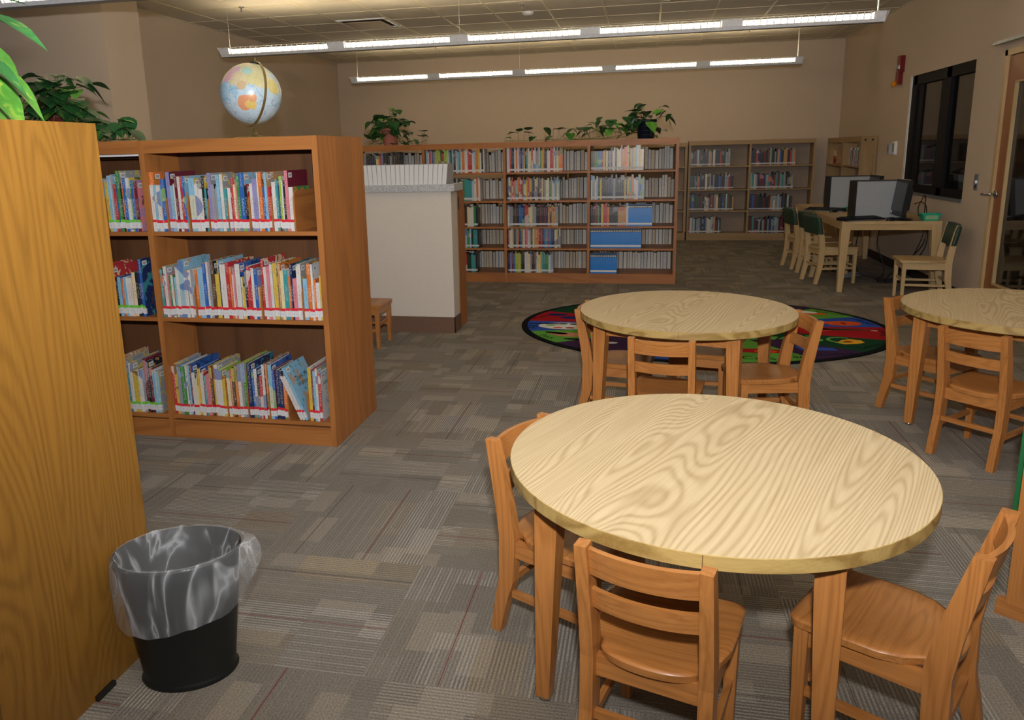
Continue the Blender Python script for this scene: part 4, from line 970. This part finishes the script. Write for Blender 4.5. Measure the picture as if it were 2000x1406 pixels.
g.loft([[c_+ax*h+(u*math.cos(2*PI*k/20)+v*math.sin(2*PI*k/20))*r for k in range(20)] for r, h in ((.024, -.004), (.026, .003), (.018, .005), (.017, -.002))], caps=False, smooth=True); obj('pole_ring', g, M['black'], t)
g = G().lathe([(.105, 0), (.108, .004), (.09, .011), (.05, .014), (.018, .018), (.016, .026), (.012, .03), (.005, .052)], 32, caps=True); obj('stand_base', g, M['brass'], t)

# ------------------------------------------------------------------ plants
def leaf_into(g, base, direc, L, up=Vector((0, 0, 1)), mi=0, droop=.35, wid=.52, fold=.12):
    d = direc.normalized(); s = d.cross(up); s = s.normalized() if s.length > .1 else Vector((1, 0, 0)); u = s.cross(d).normalized()
    prof = [(-.06, .16), (.04, .38), (.18, .48), (.36, .47), (.55, .38), (.74, .22), (.9, .08), (1.0, .0)]
    rows_ = []
    for tt, w in prof:
        c_ = base+d*(L*tt)-Vector((0, 0, 1))*(droop*L*max(tt, 0)**2)
        rows_.append([g.bm.verts.new(c_+s*(k*w*wid/.42*L)+u*(abs(k)*w*fold*L*1.6-abs(k)*0)) for k in (-1, -.5, 0, .5, 1)])
    notch = 0
    for a, b in zip(rows_, rows_[1:]):
        for i in range(4):
            try: f = g.bm.faces.new((a[i], a[i+1], b[i+1], b[i])); f.smooth = True; f.material_index = mi
            except ValueError: pass
def pothos(name, label, loc, pot, r0, r1, h, leaves, seed, L=(.07, .11), spread=.17, trails=(), lightf=.15, up=.17, facing=None):
    rr = random.Random(seed); t = thing(name, label, 'potted plant', loc)
    if pot:
        g = G().lathe([(r0*.95, 0), (r0, .004), (r1*.97, h*.86), (r1*1.06, h*.87), (r1*1.06, h), (r1*.97, h), (r1*.93, h*.9), (.001, h*.9)], 28)
        g.poly([(r0*.95*math.cos(-2*PI*i/28), r0*.95*math.sin(-2*PI*i/28), 0) for i in range(28)])
        for k in range(3): g.lathe([(r0+(r1-r0)*(.2+.25*k)+.002, h*(.2+.22*k)), (r0+(r1-r0)*(.2+.25*k)+.004, h*(.215+.22*k)), (r0+(r1-r0)*(.2+.25*k)+.002, h*(.23+.22*k))], 28)
        obj('pot', g, pot, t, fixn=False); obj('soil', G().lathe([(r1*.93, h*.905), (.001, h*.915)], 20), M['soil'], t)
    gl = G(); gs = G()
    for i in range(leaves):
        a = rr.uniform(0, 2*PI); 
        if facing is not None and rr.random() < .6: a = facing+rr.uniform(-1.2, 1.2)
        rad = spread*math.sqrt(rr.random())*1.05; hz = h+up*rr.uniform(-.35, 1)*(1-.55*(rad/spread)**2)
        if rad > spread*.65 and rr.random() < .6: hz = h*rr.uniform(.05, .9)
        p = Vector((rad*math.cos(a), rad*math.sin(a), max(hz, .02))); root = Vector((.25*r1*math.cos(a), .25*r1*math.sin(a), h*.9))
        mid = (root+p)/2+Vector((0, 0, .04)); gs.tube([root, mid, p], .0018, 5)
        dr = Vector((math.cos(a+rr.uniform(-.9, .9)), math.sin(a+rr.uniform(-.9, .9)), rr.uniform(-.75, .25)))
        LL = rr.uniform(*L)
        if p.z-LL*.9 < .0 and dr.z < 0: dr.z = abs(dr.z)*.3
        leaf_into(gl, p, dr, LL, mi=1 if rr.random() < lightf else 0, droop=rr.uniform(.15, .5))
    for tr in trails:
        P = [Vector(p) for p in tr]; Q = []
        for a_, b_, c_, d_ in zip([P[0]]+P[:-2], P[:-1], P[1:], P[2:]+[P[-1]]):
            for s in range(5):
                u_ = s/5; Q.append(.5*((2*b_)+(c_-a_)*u_+(2*a_-5*b_+4*c_-d_)*u_*u_+(-a_+3*b_-3*c_+d_)*u_**3))
        Q.append(P[-1]); gs.tube(Q, .0028, 6)
        acc = 0
        for q0, q1 in zip(Q, Q[1:]):
            acc += (q1-q0).length
            if acc > .017:
                acc = rr.uniform(-.02, .0); hgt = rr.uniform(.02, .13); tip = q1+Vector((rr.uniform(-.03, .03), rr.uniform(-.05, .02), hgt)); gs.tube([q1, tip], .0015, 5)
                leaf_into(gl, tip, Vector((rr.uniform(-1, 1), rr.uniform(-.8, .3), rr.uniform(-.9, .3))), rr.uniform(.07, .11), mi=1 if rr.random() < lightf else 0, droop=rr.uniform(0, .4))
    obj('vine_stems', gs, M['stem'], t); obj('leaves', gl, [M['leaf'], M['leaf_light']], t, fixn=False)
    return t
pothos('pothos_plant', 'bushy pothos in a maroon pot on the near bookcase, far left', (-3.06, 3.66, 1.52), M['maroonpot'], .085, .112, .215, 78, 3, (.08, .12), .19, [[(.08, -.05, .2), (.16, -.08, .12), (.26, -.1, .05), (.38, -.1, .015), (.52, -.12, .012)], [(.05, -.1, .2), (.17, -.15, .10), (.32, -.14, .02), (.46, -.17, .012), (.58, -.16, .03)], [(.05, -.08, .2), (.14, -.12, .15), (.24, -.14, .08), (.34, -.16, .02)]], up=.17, facing=-1.3)
pothos('pothos_plant', 'pothos in a pink terracotta pot, left end of the brown bookcase', (-2.87, 8.58, 1.527), M['terracotta'], .075, .105, .19, 60, 11, (.08, .12), .21, [[(.08, -.08, .18), (.18, -.1, .04), (.32, -.12, .012), (.46, -.1, .05)], [(-.08, -.08, .18), (-.16, -.1, .05), (-.2, -.14, .012)]], up=.23, facing=-1.5)
pothos('pothos_plant', 'pothos in a dark navy pot with a long vine on the brown bookcase', (-.01, 8.58, 1.527), M['navypot'], .085, .108, .20, 24, 23, (.08, .12), .17, [[(-.08, -.06, .2), (-.22, -.1, .06), (-.5, -.12, .015), (-.9, -.1, .02), (-1.3, -.13, .012), (-1.52, -.1, .015)], [(-.1, 0, .2), (-.25, -.02, .10), (-.6, -.05, .02), (-1.0, -.03, .012)], [(-.06, -.1, .2), (-.15, -.14, .05), (-.4, -.16, .012), (-.75, -.15, .012)], [(-.05, -.05, .2), (-.2, -.08, .12), (-.45, -.08, .12), (-.7, -.1, .03)], [(.09, -.05, .2), (.2, -.1, .22), (.26, -.1, .12)]], up=.22, facing=3.)
# large leaves close to the lens, upper left
t = thing('variegated_pothos', 'large bright variegated pothos leaves close up at the top left corner', 'potted plant', (-1.72, 1.55, 1.525))
g = G().lathe([(.06, 0), (.08, .10), (.086, .10), (.086, .12), (.075, .12), (.001, .11)], 20); obj('pot', g, M['maroonpot'], t)
gl = G(); gs = G()
rr = random.Random(5); VX = 0.
for (x, y, z, dx, dy, dz, L, mi) in ((.05, .05, .40, 1, .3, .15, .15, 0), (.08, .06, .37, 1, .2, -.35, .16, 0), (.03, .08, .31, 1, .1, -.75, .14, 1), (.06, .03, .29, .9, .3, -.65, .15, 0), (.05, .07, .235, .8, .1, -1.0, .15, 1), (.09, .08, .245, .9, .3, -1.0, .13, 1), (.02, .08, .215, .7, .2, -1.1, .12, 1),
                                     (0, .05, .43, .9, .4, .1, .14, 0), (0, .02, .35, .9, -.2, .1, .14, 0), (.05, .1, .45, .5, .4, .3, .13, 0), (-.05, .05, .3, .6, -.4, -.2, .14, 0), (-.05, .1, .4, .2, .8, .1, .13, 0), (.0, .12, .28, .8, .6, -.5, .13, 0)):
    x += .115; z -= .125; L *= .98; p = Vector((x, y, z)); gs.tube([(0, 0, .11), (x*.6, y*.6, z*.9), p], .003, 6); leaf_into(gl, p, Vector((dx, dy, dz)), L, mi=mi, droop=.25, wid=.36, fold=.1)
obj('vine_stems', gs, M['stem'], t); obj('leaves', gl, [M['leaf_front'], M['leaf_light']], t, fixn=False)

# ------------------------------------------------------------------ rug
def rug():
    a, b = 1.45, 1.15
    cols = [('green', '5C9A3C'), ('blue', '2A50A8'), ('red', '9E1820'), ('dkgreen', '123E28'), ('purple', '3A2448'), ('black', '101214'), ('white', 'D8DAD8'), ('orange', 'D2501E'), ('yellow', 'E0A828'), ('lime', '5FA348'), ('navy', '1A2460'), ('tan', 'B88062')]
    mats = [flat('rug_'+n, hx(c), .95, .1, noise_amt=.12, nscale=260) for n, c in cols]; K = {n: i for i, (n, c) in enumerate(cols)}
    g = G(); n = 120
    g.prism([(a*math.cos(2*PI*i/n), b*math.sin(2*PI*i/n)) for i in range(n)], 0.0, .009, K['black'])
    ri = .965; z = .0094
    secs = [(44, 64, 'purple'), (24, 44, 'green'), (4, 24, 'blue'), (-19, 4, 'red'), (-41, -19, 'dkgreen'), (-60, -41, 'purple'), (-88, -60, 'green'), (-112, -88, 'blue'), (-141, -112, 'purple'), (-162, -141, 'green'), (-182, -162, 'blue'), (-204, -182, 'red'), (-228, -204, 'dkgreen'), (-250, -228, 'purple'), (-274, -250, 'blue'), (-296, -274, 'green')]
    for p, q, c_ in secs:
        m = 8; pts = [(0, 0, z)]+[(a*ri*math.cos(math.radians(p+(q-p)*i/m)), b*ri*math.sin(math.radians(p+(q-p)*i/m)), z) for i in range(m+1)]; g.poly(pts, K[c_])
    def P(ang, r): return Vector((a*r*math.cos(math.radians(ang)), b*r*math.sin(math.radians(ang)), 0))
    def ell(ang, r, rx, ry, c_, dz=.0004, rot=0, n=20, dx=0, dy=0):
        c0_ = P(ang, r)+Vector((dx, dy, 0)); g.poly([(c0_.x+rx*math.cos(2*PI*i/n)*math.cos(rot)-ry*math.sin(2*PI*i/n)*math.sin(rot), c0_.y+rx*math.cos(2*PI*i/n)*math.sin(rot)+ry*math.sin(2*PI*i/n)*math.cos(rot), z+dz) for i in range(n)], K[c_])
    def quad(ang, r, pts, c_, dz=.0004):
        c0_ = P(ang, r); g.poly([(c0_.x+x, c0_.y+y, z+dz) for x, y in pts], K[c_])
    def word(s, ang, r, size, c_='black', rot=0, dz=.0006):
        c0_ = P(ang, r); R3 = Matrix.Rotation(rot, 3, 'Z'); text_into(g, s, size, lambda v: (R3 @ Vector((v.x, v.y, 0)))+Vector((c0_.x, c0_.y, z+dz)), K[c_])
    ell(-171, .74, .24, .125, 'white'); 
    for dx, dy, c_ in ((-.14, .01, 'lime'), (-.07, -.07, 'orange'), (.03, -.07, 'red'), (.1, .0, 'yellow'), (.05, .07, 'navy'), (-.04, .075, 'dkgreen')): ell(-171, .74, .04, .022, c_, .0008, dx=dx, dy=dy)
    word('ART', -172, .93, .12, rot=PI/2)
    ell(-160, .72, .14, .02, 'black', dx=-.25, dy=.22)
    ell(162, .86, .09, .05, 'navy'); ell(167, .74, .11, .055, 'navy'); word('Music', 169, .93, .085, rot=math.radians(55))
    ell(-152, .80, .15, .07, 'tan', rot=-.2); ell(-149, .86, .10, .03, 'black', dx=-.05, dy=.12, rot=-.3); ell(-146, .78, .11, .03, 'black', rot=-.1, dy=-.08); word('Pets', -151, .93, .09, rot=math.radians(-40))
    ell(-130, .75, .07, .03, 'white'); ell(-131, .78, .05, .03, 'red', .0008, dx=-.05); ell(-70, .72, .2, .06, 'red'); ell(-68, .74, .08, .04, 'orange', .0008)
    word('Cars', -75, .88, .12)
    ell(12, .80, .14, .085, 'orange', rot=.1); ell(14, .72, .07, .05, 'orange', .0005); word('$', 12, .80, .10, 'black', 0, .0009); word('Money', 14, .93, .085, rot=math.radians(-62))
    quad(-2, .76, [(-.2, .03), (.2, .005), (.2, -.012), (-.2, -.035)], 'dkgreen'); ell(-4, .62, .1, .05, 'orange'); ell(-3, .9, .03, .012, 'white'); word('Space', -6, .93, .10, rot=PI/2)
    word('ABC', -30, .64, .26, 'lime', -.15); quad(-28, .80, [(-.10, -.03), (-.04, -.085), (.05, -.06), (.11, -.02), (.1, .05), (.03, .08), (-.03, .05), (-.06, .0)], 'yellow'); ell(-28, .80, .035, .02, 'red', .0008); word('Letters', -30, .93, .10, rot=math.radians(38))
    quad(-48, .78, [(-.13, .05), (.12, .03), (.14, -.04), (-.1, -.06)], 'blue'); word('Reading', -50, .92, .08, rot=.35)
    word('Science', 34, .93, .085, rot=math.radians(-35)); ell(38, .82, .16, .05, 'orange', rot=-.3); ell(40, .84, .09, .045, 'white', .0008, rot=-.4)
    word('Farm', -62, .9, .1); quad(-50, .45, [(-.1, -.05), (.1, -.03), (.14, .07), (-.06, .06)], 'lime')
    t = obj('oval_rug', g, mats, loc=(.45, 6.30, 0)); tag(t, 'oval multicoloured children classroom rug with pie-shaped picture sections', 'rug')
rug()

# ------------------------------------------------------------------ wastebasket
bx, by, ba = -1.243, 1.708, math.radians(22)
t = thing('waste_basket', 'black oval plastic wastebasket beside the yellow panel', 'trash can', (bx, by, 0), ba)
g = G().lathe([(.86, 0.0), (.88, .006), (.85, .014), (.83, .02), (1.10, .366), (1.13, .369), (1.13, .377), (1.085, .377), (.81, .012), (.01, .008)], 64, .150, .115)
obj('bin_body', g, M['bin'], t, fixn=False)
lin_ = thing('bin_liner', 'clear wrinkled plastic bag lining the black wastebasket and folded over it', 'trash bag', (bx, by, 0), ba)
def film(inner):
    g = G(); n = 160; rs = []
    prof = [(.70, .05), (.80, .12), (.90, .20), (.98, .27), (1.05, .345), (1.10, .367)] if inner else [(1.10, .366), (1.16, .364), (1.18, .34), (1.18, .31), (1.17, .28), (1.165, .255), (1.15, .232)]
    for k, (r, z) in enumerate(prof):
        ring = []
        for i in range(n):
            a = 2*PI*i/n; ca, sa = math.cos(a), math.sin(a)
            n1 = noise.noise(Vector((ca*3, sa*3, z*3))); n2 = noise.noise(Vector((ca*9, sa*9, z*4))); n3 = abs(noise.noise(Vector((ca*14+5, sa*14, z*2))))
            if inner: q = r-(.05*abs(n2)+.03*n3)*(1 if k < 5 else .2); zz = 1.045*z+.006*n2*(k/5); bul = 0
            else:
                q = r+.02*max(0, n1)+.03*abs(n2)*min(k, 3)/3; aa = (a+PI) % (2*PI)-PI
                bul = .30*math.exp(-(aa-.1)**2/.10)*math.sin(PI*min(1, (k+.6)/6.2)); zz = 1.045*z-.055*(k/6)*(.5+.5*math.cos(a-PI*1.25))+.010*n1*k/6
            ring.append(((q+bul)*.150*ca, (q+bul*.6)*.115*sa, zz))
        rs.append(ring)
    g.loft(rs, caps=False, smooth=True); return g
obj('inner_film', film(True), M['film'], lin_, fixn=False); obj('folded_skirt', film(False), M['film'], lin_, fixn=False)
t = thing('plastic_bottle', 'crumpled clear plastic bottle lying inside the wastebasket', 'bottle', (bx-.04, by-.0, .13)); t.rotation_euler = (.4, 1.0, .4)
g = G().lathe([(.01, -.07), (.028, -.07), (.031, -.05), (.027, -.03), (.031, -.01), (.027, .01), (.031, .03), (.024, .055), (.011, .07), (.011, .085)], 18); obj('bottle_body', g, M['bottle'], t, fixn=False)
obj('bottle_cap', G().lathe([(.013, .08), (.013, .094), (.001, .095)], 14), M['white'], t)

# ------------------------------------------------------------------ lights
def light(name, kind, loc, energy, color, **kw):
    l = bpy.data.lights.new(name, kind); l.energy = energy; l.color = color
    for k, v in kw.items(): setattr(l, k, v)
    o = bpy.data.objects.new(name, l); C.objects.link(o); o.location = loc; return o
fl = light('camera_flash', 'SPOT', (.03, -.02, 1.69), 610, (1.0, .99, 1.0), shadow_soft_size=.035, spot_size=math.radians(172), spot_blend=1.0)
fl.rotation_euler = (math.radians(118), 0, math.radians(6))
w = bpy.data.worlds.new('ambient_fill'); bpy.context.scene.world = w; w.use_nodes = True  # even warm background added as fill, standing in for the unseen room's light
w.node_tree.nodes['Background'].inputs[0].default_value = (1.0, .92, .82, 1); w.node_tree.nodes['Background'].inputs[1].default_value = .07

# ------------------------------------------------------------------ camera
cam = bpy.data.cameras.new('camera'); co = bpy.data.objects.new('camera', cam); C.objects.link(co)
f_, cx_, cy_ = 1493.224, 940.333, 622.096
cam.sensor_width = 36; cam.sensor_fit = 'HORIZONTAL'; cam.lens = f_/2000*36; cam.shift_x = (1000-cx_)/2000; cam.shift_y = (cy_-703)/2000; cam.clip_start = .05
Rr = Vector((.978222, .206253, -.023251)); Rd = Vector((.021529, -.212245, -.976979)); Rf = Vector((-.20644, .955202, -.212063))
mt = Matrix((( Rr.x, -Rd.x, -Rf.x, 0), (Rr.y, -Rd.y, -Rf.y, 0), (Rr.z, -Rd.z, -Rf.z, 1.425), (0, 0, 0, 1)))
co.matrix_world = mt; bpy.context.scene.camera = co
sc = bpy.context.scene
sc.view_settings.view_transform = 'Standard'; sc.view_settings.look = 'None'; sc.view_settings.exposure = 0; sc.view_settings.gamma = 1; sc.view_settings.use_curve_mapping = False
